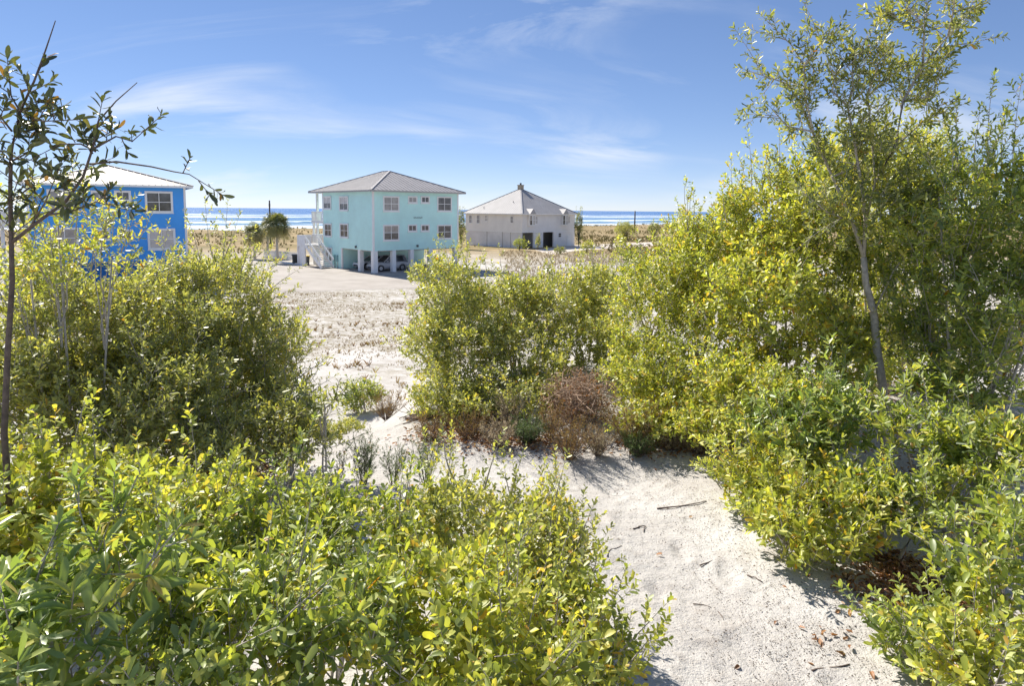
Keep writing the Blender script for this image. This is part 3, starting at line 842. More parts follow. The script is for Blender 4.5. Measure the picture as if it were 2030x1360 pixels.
class Plant:
    def __init__(s, leaf=.055, aspect=.48, nleaf=12, twig=.16, seed=0, lod='mid', spread=.75, droop=.0):
        s.leaf, s.aspect, s.nleaf, s.twig, s.lod, s.spread, s.droop = leaf, aspect, nleaf, twig, lod, spread, droop
        s.r = np.random.default_rng(100 + seed)
        s.P = []; s.D = []; s.S = []; s.stems = Geo(); s.thin = []; s.trad = []
    def shoots(s, pos, dirs, scale):
        s.P.append(np.atleast_2d(pos)); s.D.append(np.atleast_2d(dirs)); s.S.append(np.atleast_1d(scale))
    def lobe(s, c, rad, dens=1.0, up=.55, root=None, nbr=None, sc=1.0, low=.35):
        r = s.r; c = np.array(c); rad = np.array(rad)
        area = 2 * math.pi * ((rad[0] * rad[1]) ** 1.6 / 3 + (rad[0] * rad[2]) ** 1.6 / 3 + (rad[1] * rad[2]) ** 1.6 / 3) ** (1 / 1.6) * 1.5
        la = s.leaf ** 2 * s.aspect * .62 * sc * sc
        n = int(2.1 * dens * area / (la * s.nleaf))
        d = nrm(r.normal(size=(int(n * 1.8), 3)))
        keep = (d[:, 2] > -.15) | (r.random(len(d)) < low)
        d = d[keep][:n]
        # lumpy outline
        lump = 1 + .16 * np.sin(d[:, 0] * 5 + c[0] * 7 + d[:, 2] * 4) * np.sin(d[:, 1] * 6 + c[1] * 5) + .13 * np.sin(d[:, 0] * 11 + c[2] * 9) * np.sin(d[:, 2] * 9 + d[:, 1] * 7 + c[0])
        fr = np.where(r.random(len(d)) < .12, r.random(len(d)) ** .5 * .75, 1 - np.abs(r.normal(0, .13, len(d))))
        p = c + d * rad * (lump * fr)[:, None]
        g = gz(p[:, 0], p[:, 1])
        p = p[p[:, 2] > g + .04]; d = d[:len(p)] if False else nrm((p - c) / rad)
        dr = nrm(d * .6 + np.array([0, 0, up]) + r.normal(0, .38, d.shape))
        s.shoots(p - dr * s.twig * .6, dr, r.uniform(.7, 1.2, len(p)) * sc)
        if root is not None:
            k = nbr or max(5, int(area * 5))
            s.branches(np.array(root), c, rad, k)
    def branches(s, root, c, rad, k):
        r = s.r
        d = nrm(r.normal(size=(k, 3)) + np.array([0, 0, .4]))
        tip = c + d * rad * r.uniform(.55, .97, (k, 1))
        mid = root * .4 + c * .6 + r.normal(0, .10, (k, 3)) * rad
        mid[:, 2] -= .1 * rad[2]
        t = np.linspace(0, 1, 6)[None, :, None]
        q = (1 - t) ** 2 * root + 2 * t * (1 - t) * mid[:, None] + t ** 2 * tip[:, None]
        q = q + r.normal(0, .015, q.shape) * (t > 0) * (t < 1)
        s.thin.append(q)
        w = min(.016, .006 + .005 * float(np.mean(rad)))
        s.trad.append(np.broadcast_to(np.linspace(w, .0025, 6), (k, 6)) * r.uniform(.7, 1.3, (k, 1)))
    def limb(s, pts, r0, r1, k=7):
        n = len(pts)
        s.stems.tube(pts, [r0 + (r1 - r0) * i / (n - 1) for i in range(n)], k)
    def along(s, pts, every=.05, t0=.2, side=.55, scale=1.0, jit=.03):
        """leafy shoots along a polyline"""
        P = np.array([list(p) for p in pts]); seg = np.linalg.norm(np.diff(P, axis=0), axis=1); cum = np.r_[0, np.cumsum(seg)]
        L = cum[-1]; n = max(2, int(L * (1 - t0) / every)); r = s.r
        t = t0 * L + (L - t0 * L) * (np.arange(n) + r.random(n) * .8) / n
        p = np.stack([np.interp(t, cum, P[:, i]) for i in range(3)], 1)
        i = np.clip(np.searchsorted(cum, t) - 1, 0, len(seg) - 1)
        ax = nrm(np.diff(P, axis=0)[i])
        rd = nrm(np.cross(ax, r.normal(size=ax.shape)))
        s.shoots(p + r.normal(0, jit * .2, p.shape), nrm(ax * (1 - side) + rd * side + np.array([0, 0, .12])), scale * r.uniform(.7, 1.15, n))
        e = P[-1]
        s.shoots(e[None], nrm((P[-1] - P[-2])[None]), np.array([scale]))
    def leader(s, base, tip, r0=.006, bend=.06, every=.05, scale=.8, t0=.1):
        b = np.array(base); t = np.array(tip); L = np.linalg.norm(t - b)
        m = (b + t) / 2 + s.r.normal(0, bend, 3) * L
        u = np.linspace(0, 1, 6)[:, None]
        q = (1 - u) ** 2 * b + 2 * u * (1 - u) * m + u ** 2 * t
        s.thin.append(q[None]); s.trad.append(np.linspace(r0, .0018, 6)[None])
        s.along(q, every, t0, .5, scale)
    def frames(s):
        r = s.r
        P = np.concatenate(s.P); D = nrm(np.concatenate(s.D)); S = np.concatenate(s.S)
        n, k = len(P), s.nleaf
        ref = np.where(np.abs(D[:, 2:3]) > .9, np.array([1., 0, 0]), np.array([0, 0, 1.]))
        A = nrm(np.cross(D, ref)); B = np.cross(D, A)
        i = np.arange(k)
        t = np.clip(((i + .5) / k)[None] + r.normal(0, .05, (n, k)), .02, 1)
        t = t ** .75
        ph = i[None] * 2.39996 + r.uniform(0, 6.28, (n, 1)) + r.normal(0, .35, (n, k))
        rad = A[:, None] * np.cos(ph)[..., None] + B[:, None] * np.sin(ph)[..., None]
        al = np.clip(.15 + .75 * t + r.normal(0, .16, (n, k)), -.2, 1.1)[..., None]
        sp = s.spread
        d = nrm(rad * sp + D[:, None] * al + np.array([0, 0, -s.droop]) + r.normal(0, .15, (n, k, 3)))
        pos = P[:, None] + D[:, None] * (t[..., None] * (s.twig * S)[:, None, None])
        nn = D[:, None] * .9 - rad * .25 + np.array([0, 0, .35]) + r.normal(0, .30, (n, k, 3))
        nn = nrm(nn - d * np.sum(nn * d, -1, keepdims=True))
        sd = np.cross(nn, d)
        ln = s.leaf * S[:, None] * r.uniform(.65, 1.2, (n, k)) * (1 - .25 * (t > .93))
        tone = np.clip(r.beta(1.15, 1.45, (n, k)) * .85 + r.normal(0, .13, (n, 1)) + .12 * t, 0, .95)
        tone = np.where(r.random((n, k)) < .012, r.uniform(.96, 1, (n, k)), tone)
        tw = np.stack([P, P + D * (s.twig * S)[:, None]], 1)
        f = lambda a: a.reshape(-1, a.shape[-1]) if a.ndim == 3 else a.reshape(-1)
        return f(pos), f(d), f(sd), f(nn), ln.reshape(-1), tone.reshape(-1), tw
    def build(s, name, mat, label, cat, base, group=None, bark='bark', single=0, keepfrac=None):
        root = empty(name, base)
        tag(root, label, cat, group)
        off = np.array(base)
        pos, d, sd, nn, ln, tone, tw = s.frames()
        if single:
            dep = pos[:, 1]
            v = pos - np.array(CAM)
            dist = np.linalg.norm(v, axis=1)
            cx_ = v[:, 0] / np.maximum(dep, .1); cz_ = -v[:, 2] / np.maximum(dep, .1)
            face = np.abs(np.sum(nn * v, 1)) / dist
            infr = (np.abs(cx_) < .76) & (cz_ < .70) & (cz_ > -.33) & (dep > .5)
            score = np.where(infr, ln / dist * (.4 + face), 0)
            sel = np.argsort(-score)[:single]
            mask = np.ones(len(pos), bool); mask[sel] = False
            for i in sel:
                vi = int(np.clip(tone[i], 0, .999) * 16)
                me = leaf_mesh(vi, mat, s.aspect)
                o = bpy.data.objects.new('leaf', me); COL.objects.link(o); o.parent = root
                Mx = np.eye(4); Mx[:3, 0] = d[i] * ln[i]; Mx[:3, 1] = sd[i] * ln[i]; Mx[:3, 2] = nn[i] * ln[i]; Mx[:3, 3] = pos[i] - off
                o.matrix_local = Matrix(Mx.tolist())
            pos, d, sd, nn, ln, tone = (a[mask] for a in (pos, d, sd, nn, ln, tone))
        LV, LQ, LT = {'hi': (LEAF_HI_V, LEAF_HI_Q, LEAF_HI_T), 'mid': (LEAF_MID_V, LEAF_MID_Q, None), 'lo': (LEAF_LO_V, LEAF_LO_Q, None)}[s.lod]
        k = len(LV); n = len(pos)
        curl = s.r.uniform(-.6, 1.8, n)[:, None, None]
        V = (pos - off)[:, None] + ln[:, None, None] * (LV[None, :, 0:1] * d[:, None] + LV[None, :, 1:2] * s.aspect * sd[:, None] + (LV[None, :, 2:3] * curl) * nn[:, None])
        b = (np.arange(n) * k)[:, None, None]
        Q = (LQ[None] + b).reshape(-1, 4)
        T = None if LT is None else (LT[None] + b).reshape(-1, 3)
        me = mesh_np('foliage', V.reshape(-1, 3), Q, T, np.repeat(tone, k))
        fo = link('foliage', me, mat, root); fo['kind'] = 'stuff'
        if s.lod == 'lo': tw = tw[::2]
        tv, tq = tubes_np(tw - off, np.broadcast_to(np.array([.0022, .0012]), tw.shape[:2]) * (s.leaf / .055), 3)
        VV = [tv]; QQ = [tq]; nb = len(tv)
        for q, rr in zip(s.thin, s.trad):
            a, c = tubes_np(q - off, rr, 4); VV.append(a); QQ.append(c + nb); nb += len(a)
        me = mesh_np('branches', np.concatenate(VV), np.concatenate(QQ))
        o = link('branches', me, M[bark], root); o['kind'] = 'stuff'
        if s.stems.v:
            s.stems.v = [tuple(np.array(p) - off) for p in s.stems.v]
            s.stems.build('trunk', M[bark], root, smooth=True)
        global NLEAF
        NLEAF += n
        return root
NLEAF = 0
_LM = {}
def leaf_mesh(vi, mat, aspect):
    key = (vi, mat.name, aspect)
    if key not in _LM:
        V = LEAF_OB_V.copy(); V[:, 1] *= aspect; V[:, 2] *= (.4 + (vi * 7 % 5) * .4)
        me = mesh_np('leaf', V, LEAF_OB_Q, None, np.full(15, (vi + .5) / 16), smooth=True)
        me.materials.append(mat)
        _LM[key] = me
    return _LM[key]

def shrub(name, lobes, label, mat, cat='shrub', group='evergreen shrubs on the dune', dens=1.0, leaders=(), single=0, bark='bark', stems=4, low=.35, **kw):
    """lobes: (px, py, depth, rx_px, ry_px, depth_radius_m); leaders: (px0,py0, px1,py1, depth)"""
    pl = Plant(**kw)
    C = []
    for (px, py, dp, rx, ry, rd) in lobes:
        c = at(px, py, dp); C.append((np.array(c), np.array([rx * dp / F, rd, ry * dp / F])))
    wts = np.array([r.prod() for _, r in C]); bc = sum(c * w for (c, _), w in zip(C, wts)) / wts.sum()
    base = np.array([bc[0], bc[1], gz1(bc[0], bc[1]) - .02])
    for i, (c, rad) in enumerate(C):
        rt = c.copy() * .45 + base * .55; rt[2] = gz1(rt[0], rt[1]) - .03
        for j in range(max(1, stems // len(C) + 1)):
            a = pl.r.normal(0, .12, 3) * rad; a[2] = 0
            e = c + pl.r.normal(0, .25, 3) * rad
            m_ = (rt + a) * .5 + e * .5 + pl.r.normal(0, .08, 3) * rad
            pts = [rt + a, (rt + a) * .45 + m_ * .55, m_, e]
            w = .008 + .010 * float(np.mean(rad))
            pl.limb(pts, w * 1.5, w * .5, 6)
        pl.lobe(c, rad * .86, dens * .9, root=rt * .3 + c * .7 - np.array([0, 0, rad[2] * .4]), low=low)
        for j in range(7):
            dv = nrm(pl.r.normal(size=3) * np.array([1, 1, .8]) + np.array([0, -.15, .25]))
            c2 = c + dv * rad * pl.r.uniform(.72, .98); r2 = rad * pl.r.uniform(.22, .42)
            if c2[2] > gz1(c2[0], c2[1]) + .05: pl.lobe(c2, r2, dens * .62, low=.6)
    for (c, rad) in C:
        k = int(4 + 10 * float(rad[0] + rad[2]))
        for j in range(k):
            dv = nrm(pl.r.normal(size=3) * np.array([1, .8, .5]) + np.array([0, 0, .55]))
            p = c + dv * rad * .85
            L_ = pl.r.uniform(.12, .38) * (.35 + float(rad.mean()))
            q_ = p + nrm(dv * .6 + np.array([0, 0, .7]) + pl.r.normal(0, .25, 3)) * L_
            if q_[2] > gz1(q_[0], q_[1]) + .1: pl.leader(p, q_, .004, .06, pl.leaf * .9, .8, .05)
    for (a, b_, c_, d_, dp) in leaders:
        pl.leader(at(a, b_, dp), at(c_, d_, dp), every=.035 * dp / 4 + .02)
    return pl.build(name, M[mat], label, cat, tuple(base), group, bark, single)
G1 = 'evergreen shrubs on the dune'
# foreground thicket on the left
shrub('oak_shrub', [(110, 1010, 3.1, 180, 125, .55), (300, 1040, 3.0, 160, 95, .5), (-60, 1060, 2.9, 150, 120, .5)],
      'bright yellow-green rounded-leaf shrub at the foot of the left sapling', 'leaf_yellow', leaf=.048, aspect=.60, nleaf=10, seed=1, single=260,
      leaders=[(100, 960, 80, 858, 3.1), (190, 960, 185, 848, 3.1), (270, 1000, 275, 905, 3.0), (30, 990, 20, 900, 3.1), (430, 1010, 460, 935, 3.0)])
shrub('bay_shrub', [(150, 1240, 1.9, 200, 130, .42), (20, 1330, 1.8, 170, 120, .4)],
      'shrub with long glossy lance-shaped leaves in whorls, lowest of the left thicket', 'leaf_lance', leaf=.092, aspect=.25, nleaf=11, twig=.10, seed=2, single=280, dens=.62, spread=.95, lod='hi', droop=.1,
      leaders=[(250, 1180, 330, 1075, 1.9), (60, 1180, 100, 1080, 1.95)])
shrub('oak_shrub', [(540, 1085, 3.0, 180, 110, .55), (720, 1075, 3.2, 150, 85, .45), (420, 1110, 2.7, 140, 100, .45)],
      'dense mid-green shrub between the yellow shrub and the upright needle plants', 'leaf_green', leaf=.043, aspect=.52, nleaf=11, seed=3, single=200, dens=0.72,
      leaders=[(640, 1020, 650, 960, 3.2), (560, 1010, 545, 950, 3.1), (800, 1020, 810, 950, 3.3)])
shrub('oak_shrub', [(910, 1045, 3.5, 140, 85, .5), (1040, 1080, 3.5, 110, 90, .45), (1110, 1130, 3.3, 70, 70, .35)],
      'small-leaved olive shrub whose loose twigs reach over the bend of the sand path', 'leaf_olive', leaf=.040, aspect=.50, nleaf=10, seed=4, single=160, dens=0.7,
      leaders=[(1080, 1060, 1110, 985, 3.5), (1120, 1090, 1150, 1010, 3.4), (900, 950, 880, 880, 3.7), (960, 970, 985, 888, 3.6), (1010, 1000, 1030, 920, 3.6), (1090, 1080, 1115, 935, 3.4), (1130, 1110, 1165, 1030, 3.3), (850, 960, 845, 890, 3.7), (1060, 1030, 1100, 960, 3.5), (1150, 1140, 1190, 1080, 3.2)])
shrub('oak_shrub', [(480, 1270, 2.1, 190, 125, .42), (700, 1290, 2.2, 150, 120, .4), (320, 1340, 1.9, 150, 100, .35)],
      'shrub with oblong yellow-green leaves and a pale trunk low in the left thicket', 'leaf_green', leaf=.055, aspect=.40, nleaf=10, seed=5, single=280, dens=.75, spread=.85, lod='hi',
      leaders=[(560, 1200, 575, 1110, 2.2), (700, 1200, 720, 1120, 2.3)])
shrub('oak_shrub', [(900, 1230, 2.5, 170, 115, .45), (1080, 1250, 2.8, 130, 110, .4), (1190, 1320, 2.9, 85, 80, .32), (960, 1350, 2.2, 160, 90, .38)],
      'yellow-green oval-leaved shrub with tan leaves spilling onto the right-hand sand path', 'leaf_yellow', leaf=.048, aspect=.54, nleaf=10, seed=6, single=280, dens=.8,
      leaders=[(1180, 1260, 1225, 1170, 2.9), (1220, 1300, 1295, 1225, 2.8), (1100, 1180, 1125, 1110, 2.9), (1230, 1340, 1285, 1270, 2.8)])
# taller shrubs behind, on the slope to the left
shrub('wax_myrtle', [(110, 650, 5.2, 190, 130, .9), (270, 650, 5.6, 150, 115, .9), (60, 800, 4.7, 200, 140, .8), (270, 800, 5.1, 190, 130, .8)],
      'broad dense shrub standing in front of the blue house, glinting olive leaves', 'leaf_grey', leaf=.050, aspect=.42, nleaf=11, seed=7, dens=0.62,
      leaders=[(60, 560, 55, 470, 5.2), (150, 560, 170, 470, 5.2), (230, 570, 240, 480, 5.5), (300, 570, 330, 465, 5.6), (330, 560, 345, 500, 5.6), (100, 560, 95, 420, 5.2), (180, 570, 200, 430, 5.4)])
shrub('wax_myrtle', [(430, 610, 6.6, 130, 105, .9), (490, 720, 6.4, 105, 130, .8), (400, 780, 6.0, 150, 120, .8)],
      'leafy shrub with thin sprigs against the sea, beside the sandy lot', 'leaf_grey', leaf=.050, aspect=.40, nleaf=11, seed=8, dens=0.6,
      leaders=[(430, 540, 408, 415, 6.6), (440, 530, 450, 420, 6.6), (400, 560, 375, 440, 6.5), (470, 560, 500, 470, 6.6), (510, 600, 585, 538, 6.4), (500, 620, 575, 575, 6.4), (430, 540, 470, 440, 6.7), (480, 560, 520, 500, 6.6), (530, 700, 600, 690, 6.3)])
shrub('wax_myrtle', [(470, 880, 5.3, 140, 85, .6), (330, 890, 4.8, 150, 90, .6), (560, 850, 5.5, 60, 70, .4)],
      'low shrub on the bank between the left thicket and the gully', 'leaf_grey', leaf=.050, aspect=.42, nleaf=10, seed=9, dens=0.6,
      leaders=[(570, 850, 640, 790, 5.4), (560, 900, 650, 900, 5.0)])
shrub('wax_myrtle', [(570, 790, 6.0, 55, 60, .35), (590, 870, 5.3, 60, 45, .3)],
      'loose twiggy shrub spilling from the left thicket onto the gully sand', 'leaf_grey', leaf=.052, aspect=.36, nleaf=9, seed=31, dens=.4, low=.6, stems=2,
      leaders=[(580, 760, 635, 720, 6.0), (600, 850, 665, 820, 5.4), (560, 740, 600, 660, 6.1), (600, 890, 660, 880, 5.2), (540, 700, 590, 620, 6.2)])
shrub('wax_myrtle', [(110, 470, 4.6, 105, 75, .4), (60, 560, 4.6, 110, 80, .4), (215, 500, 4.8, 70, 50, .3)],
      'airy yellowish shrub whose thin sprigs overlap the left half of the blue house', 'leaf_yellow', leaf=.050, aspect=.42, nleaf=9, seed=30, dens=.10, low=.8, stems=1,
      leaders=[(90, 480, 70, 380, 4.6), (150, 480, 160, 385, 4.6), (200, 500, 215, 420, 4.7), (240, 500, 262, 440, 4.7), (40, 480, 30, 400, 4.6), (120, 470, 120, 400, 4.6)])
# clump in the middle, behind the path
shrub('oak_shrub', [(885, 590, 9.5, 70, 85, .8), (860, 690, 9.0, 60, 95, .7), (935, 730, 8.6, 90, 95, .7), (880, 790, 8.0, 60, 50, .5), (945, 815, 7.7, 80, 50, .45)],
      'rounded evergreen clump on the gully bank below the turquoise house', 'leaf_olive', leaf=.056, aspect=.5, nleaf=10, seed=10, lod='lo', dens=0.68,
      leaders=[(890, 540, 880, 480, 9.5), (920, 550, 930, 490, 9.5), (860, 560, 850, 510, 9.4), (830, 640, 805, 590, 9.2)])
shrub('oak_shrub', [(1010, 610, 10.0, 100, 75, .9), (1020, 710, 9.0, 90, 100, .8), (1100, 600, 10.2, 85, 65, .9), (1040, 805, 7.8, 65, 55, .45)],
      'evergreen clump between the rounded bank clump and the dead brush', 'leaf_olive', leaf=.058, aspect=.5, nleaf=10, seed=11, lod='lo', dens=0.68,
      leaders=[(1000, 560, 990, 500, 10), (1040, 560, 1045, 495, 10), (1090, 560, 1085, 505, 10), (960, 560, 955, 500, 10), (1130, 570, 1140, 510, 10)])
shrub('oak_shrub', [(1190, 600, 10.6, 80, 75, .9), (1150, 680, 9.4, 90, 65, .6), (1220, 700, 9.0, 45, 65, .45), (1085, 740, 8.4, 45, 50, .35)],
      'evergreen clump rising directly behind the tangle of dead brush', 'leaf_olive', leaf=.058, aspect=.5, nleaf=10, seed=12, lod='lo', dens=0.7,
      leaders=[(1180, 560, 1175, 500, 10.6), (1220, 550, 1225, 480, 10.6)])
# right side
shrub('oak_shrub', [(1290, 610, 8.6, 95, 110, .9), (1280, 750, 7.8, 80, 100, .7), (1330, 800, 7.2, 90, 60, .5), (1290, 840, 6.9, 70, 36, .3), (1395, 850, 6.5, 65, 36, .3)],
      'yellow-green shrub to the right of the dead brush', 'leaf_yellow', leaf=.056, aspect=.5, nleaf=10, seed=13, lod='lo', dens=0.75,
      leaders=[(1270, 540, 1265, 470, 8.6), (1310, 530, 1300, 455, 8.6), (1240, 560, 1235, 500, 8.6)])
shrub('oak_shrub', [(1410, 530, 8.6, 110, 110, .9), (1400, 690, 7.7, 115, 130, .9), (1380, 500, 8.6, 40, 70, .4)],
      'tall evergreen shrub whose conical leafy tip breaks the sea horizon', 'leaf_yellow', leaf=.058, aspect=.48, nleaf=10, seed=14, lod='lo', dens=0.75,
      leaders=[(1365, 460, 1357, 368, 8.5), (1372, 460, 1375, 392, 8.5), (1360, 460, 1345, 410, 8.5), (1375, 460, 1392, 410, 8.5), (1440, 450, 1445, 390, 8.6), (1470, 440, 1472, 365, 8.6), (1410, 450, 1410, 400, 8.6), (1362, 470, 1362, 385, 8.5), (1366, 470, 1370, 380, 8.5)])
shrub('oak_shrub', [(1535, 450, 7.5, 90, 110, .9), (1525, 600, 7.0, 110, 130, .9), (1490, 790, 6.3, 100, 90, .7), (1620, 520, 7.4, 100, 120, .8), (1640, 700, 6.8, 90, 110, .6), (1620, 380, 7.4, 80, 90, .6)],
      'large yellow-green shrub to the left of the bare pale trunk', 'leaf_yellow', leaf=.064, aspect=.46, nleaf=10, seed=15, dens=0.68,
      leaders=[(1490, 380, 1485, 280, 7.5), (1540, 370, 1545, 275, 7.5), (1460, 420, 1450, 330, 7.5), (1510, 380, 1520, 310, 7.5), (1440, 440, 1432, 385, 7.5), (1580, 380, 1575, 290, 7.5)])
shrub('oak_shrub', [(1910, 430, 6.0, 130, 120, .8), (1850, 580, 6.3, 120, 120, .8), (1990, 620, 5.5, 110, 120, .8), (2060, 450, 5.6, 100, 160, .7), (1900, 690, 6.3, 110, 55, .5)],
      'tall shrub with glossy whorled leaves to the right of the bare pale trunk', 'leaf_green', leaf=.068, aspect=.36, nleaf=11, seed=16, dens=0.45, spread=.9,
      leaders=[(1960, 330, 1968, 170, 6), (1900, 340, 1895, 210, 6), (2010, 330, 2022, 180, 5.8), (1930, 340, 1940, 235, 6), (1985, 340, 1990, 240, 6), (2040, 330, 2050, 230, 5.8)])
shrub('bay_shrub', [(1640, 820, 5.6, 70, 75, .4), (1560, 850, 5.6, 90, 70, .5)],
      'dark green rosette-leaved shrub in front of the bare pale trunk', 'leaf_lance', leaf=.09, aspect=.30, nleaf=11, twig=.14, seed=17, dens=.7, spread=.9,
      leaders=[(1640, 780, 1650, 690, 5.6)])
shrub('bay_shrub', [(1850, 850, 5.0, 120, 50, .4), (1920, 770, 5.8, 110, 45, .4), (1960, 880, 4.6, 80, 60, .4), (1900, 960, 4.5, 50, 45, .3)],
      'low whorled-leaf shrub over the grey sand right of the pale trunk', 'leaf_green', leaf=.085, aspect=.32, nleaf=11, twig=.13, seed=18, dens=.62, spread=.9)
shrub('oak_shrub', [(1545, 950, 5.2, 120, 75, .5), (1470, 965, 5.4, 55, 60, .35), (1640, 1030, 4.6, 130, 85, .45), (1560, 1060, 4.5, 70, 50, .3)],
      'spreading shrub overhanging the right edge of the sand path', 'leaf_yellow', leaf=.066, aspect=.42, nleaf=10, seed=19, dens=.7,
      leaders=[(1430, 970, 1408, 935, 5.4), (1600, 1090, 1625, 1130, 4.5)])
shrub('oak_shrub', [(1800, 1005, 4.5, 85, 50, .35), (1720, 980, 4.7, 70, 50, .35)],
      'small leafy shrub behind the orange leaf litter', 'leaf_green', leaf=.066, aspect=.40, nleaf=10, seed=20, dens=.62)
shrub('oak_shrub', [(1970, 1140, 3.4, 80, 80, .35), (2010, 1040, 3.7, 60, 60, .3)],
      'glossy green shrub to the right of the orange leaf litter', 'leaf_green', leaf=.070, aspect=.40, nleaf=10, seed=21, dens=.65, single=120, lod='hi')
shrub('oak_shrub', [(1800, 1275, 3.4, 70, 42, .28), (1885, 1285, 3.2, 50, 36, .25)],
      'low green shrub casting leafy shadows onto the path in front of the litter', 'leaf_green', leaf=.062, aspect=.40, nleaf=10, seed=22, dens=.7, single=160, lod='hi')
shrub('oak_shrub', [(1970, 1310, 3.0, 110, 75, .35), (1900, 1350, 2.9, 60, 50, .3)],
      'yellow-tipped shrub closest to the path among the right-hand bushes', 'leaf_yellow', leaf=.066, aspect=.44, nleaf=10, seed=23, dens=.7, single=220, lod='hi')

# the small tree with the bare pale trunk (right)
def px_poly(pts, dp, jit=0.0):
    return [at(x, y, dp + (d if len(t) > 2 else 0)) for t in pts for (x, y, d) in [(t[0], t[1], t[2] if len(t) > 2 else 0)]]
tr = Plant(leaf=.070, aspect=.34, nleaf=9, twig=.15, seed=40, lod='mid', spread=.8)
gb = on_ground(1760, 930)
TDp = gb.y
trunk = [gb - Vector((0, 0, .05))] + px_poly([(1752, 850), (1750, 770), (1738, 690), (1732, 620), (1716, 560), (1712, 510)], TDp)
tr.limb(trunk, .050, .028, 9)
brs = [[(1712, 510), (1690, 440), (1650, 350), (1610, 260), (1585, 200), (1560, 165), (1485, 140)],
       [(1612, 262), (1596, 190), (1594, 130), (1570, 90), (1522, 42)],
       [(1594, 130), (1620, 95), (1640, 62)],
       [(1712, 510), (1716, 440), (1710, 380), (1695, 290), (1680, 210), (1690, 170), (1690, 85)],
       [(1716, 440), (1735, 360), (1728, 270), (1720, 190), (1740, 130), (1738, 80)],
       [(1735, 360), (1775, 290), (1790, 200), (1830, 130), (1880, 70), (1935, 5)],
       [(1830, 130), (1832, 60), (1800, 10)],
       [(1880, 70), (1890, 20), (1895, -30)],
       [(1775, 290), (1830, 240), (1870, 215)],
       [(1732, 620), (1770, 540), (1820, 470), (1850, 400)],
       [(1690, 440), (1640, 420), (1590, 380)],
       [(1650, 350), (1700, 330), (1760, 250)], [(1610, 260), (1560, 250), (1530, 215)], [(1680, 210), (1650, 180), (1660, 130)],
       [(1790, 200), (1850, 190), (1860, 150)], [(1720, 190), (1765, 150), (1790, 130)], [(1832, 60), (1780, 40), (1770, 20)]]
for i, bp in enumerate(brs):
    dz = [tr.r.uniform(-.5, .5) for _ in range(2)]
    pts = [at(x, y, TDp + (dz[0] * j / len(bp) if i not in (0, 3, 5) else .25 * math.sin(i + j * .5) * j / len(bp))) for j, (x, y) in enumerate(bp)]
    w = .020 if i in (0, 3, 5) else .011
    tr.limb(pts, w, .0035, 6)
    big = i in (0, 3, 4, 5, 9)
    tr.along(pts, .032 if big else .036, .35 if big else .1, .6, .95)
    # side twigs
    P_ = np.array([list(p) for p in pts])
    for k in range(9 if big else 4):
        t = tr.r.uniform(.35 if big else .15, .97) * (len(P_) - 1); j = int(min(t, len(P_) - 2)); p = P_[j] + (P_[j + 1] - P_[j]) * (t - j)
        dv = nrm(nrm(P_[j + 1] - P_[j]) * .6 + nrm(tr.r.normal(size=3)) * .8 + np.array([0, 0, .25]))
        tr.leader(p, p + dv * tr.r.uniform(.18, .45), .005, .05, .06, .9)
for (px, py, rx, ry) in ((1690, 420, 100, 80), (1760, 400, 90, 80), (1700, 300, 60, 60), (1800, 330, 60, 60)):
    tr.lobe(np.array(at(px, py, TDp)), np.array([rx * TDp / F, .4, ry * TDp / F]), .30)
tr.build('small_tree', M['leaf_dark'], 'slender tree with a bare pale curved trunk and open leafy branches against the sky', 'tree', tuple(gb), None, 'bark', single=200)

# sapling on the left edge
sp_ = Plant(leaf=.064, aspect=.32, nleaf=8, twig=.12, seed=41, lod='hi', spread=.8)
SD = 2.8
p_ = at(6, 860, SD); gb = Vector((p_.x, p_.y, gz1(p_.x, p_.y) - .04))
tk = [gb] + px_poly([(8, 860), (15, 700), (24, 560), (22, 470), (20, 380), (22, 300), (40, 220), (68, 160), (90, 100), (110, 40)], SD)
sp_.limb(tk, .0145, .0018, 7)
sp_.along(tk[4:9], .028, .0, .62, 1.0)
sb_ = [[(24, 480), (75, 440), (130, 400), (165, 350), (185, 290), (195, 240), (230, 200), (272, 163)],
       [(185, 295), (230, 270), (262, 280), (290, 255)],
       [(190, 300), (160, 285), (120, 285), (82, 305)],
       [(178, 325), (230, 320), (300, 330), (345, 340), (375, 345), (412, 368)],
       [(22, 320), (60, 300), (80, 260)], [(22, 400), (60, 370), (85, 360)], [(24, 260), (0, 230), (-15, 190)], [(50, 230), (85, 240), (125, 238)], [(20, 300), (-10, 300), (-30, 250)], [(40, 220), (22, 190), (18, 150)],
       [(100, 425), (140, 420), (190, 400), (230, 410)], [(60, 450), (90, 400), (110, 350)]]
for i, bp in enumerate(sb_):
    pts = [at(x, y, SD + .18 * math.sin(i * 1.7) * j / len(bp)) for j, (x, y) in enumerate(bp)]
    sp_.limb(pts, .009 if i in (0,) else .0045, .0016, 5)
    if i == 0: sp_.along(pts[2:6], .032, .0, .6, .95)
    elif i == 3: sp_.along(pts[3:], .08, .0, .6, .7)
    else: sp_.along(pts, .038, .1, .6, .85)
sp_.build('sapling', M['leaf_sapling'], 'thin young tree with long bare tips rising in front of the blue house', 'tree', tuple(gb), None, 'bark_dark', single=300)
print('leaves', NLEAF)

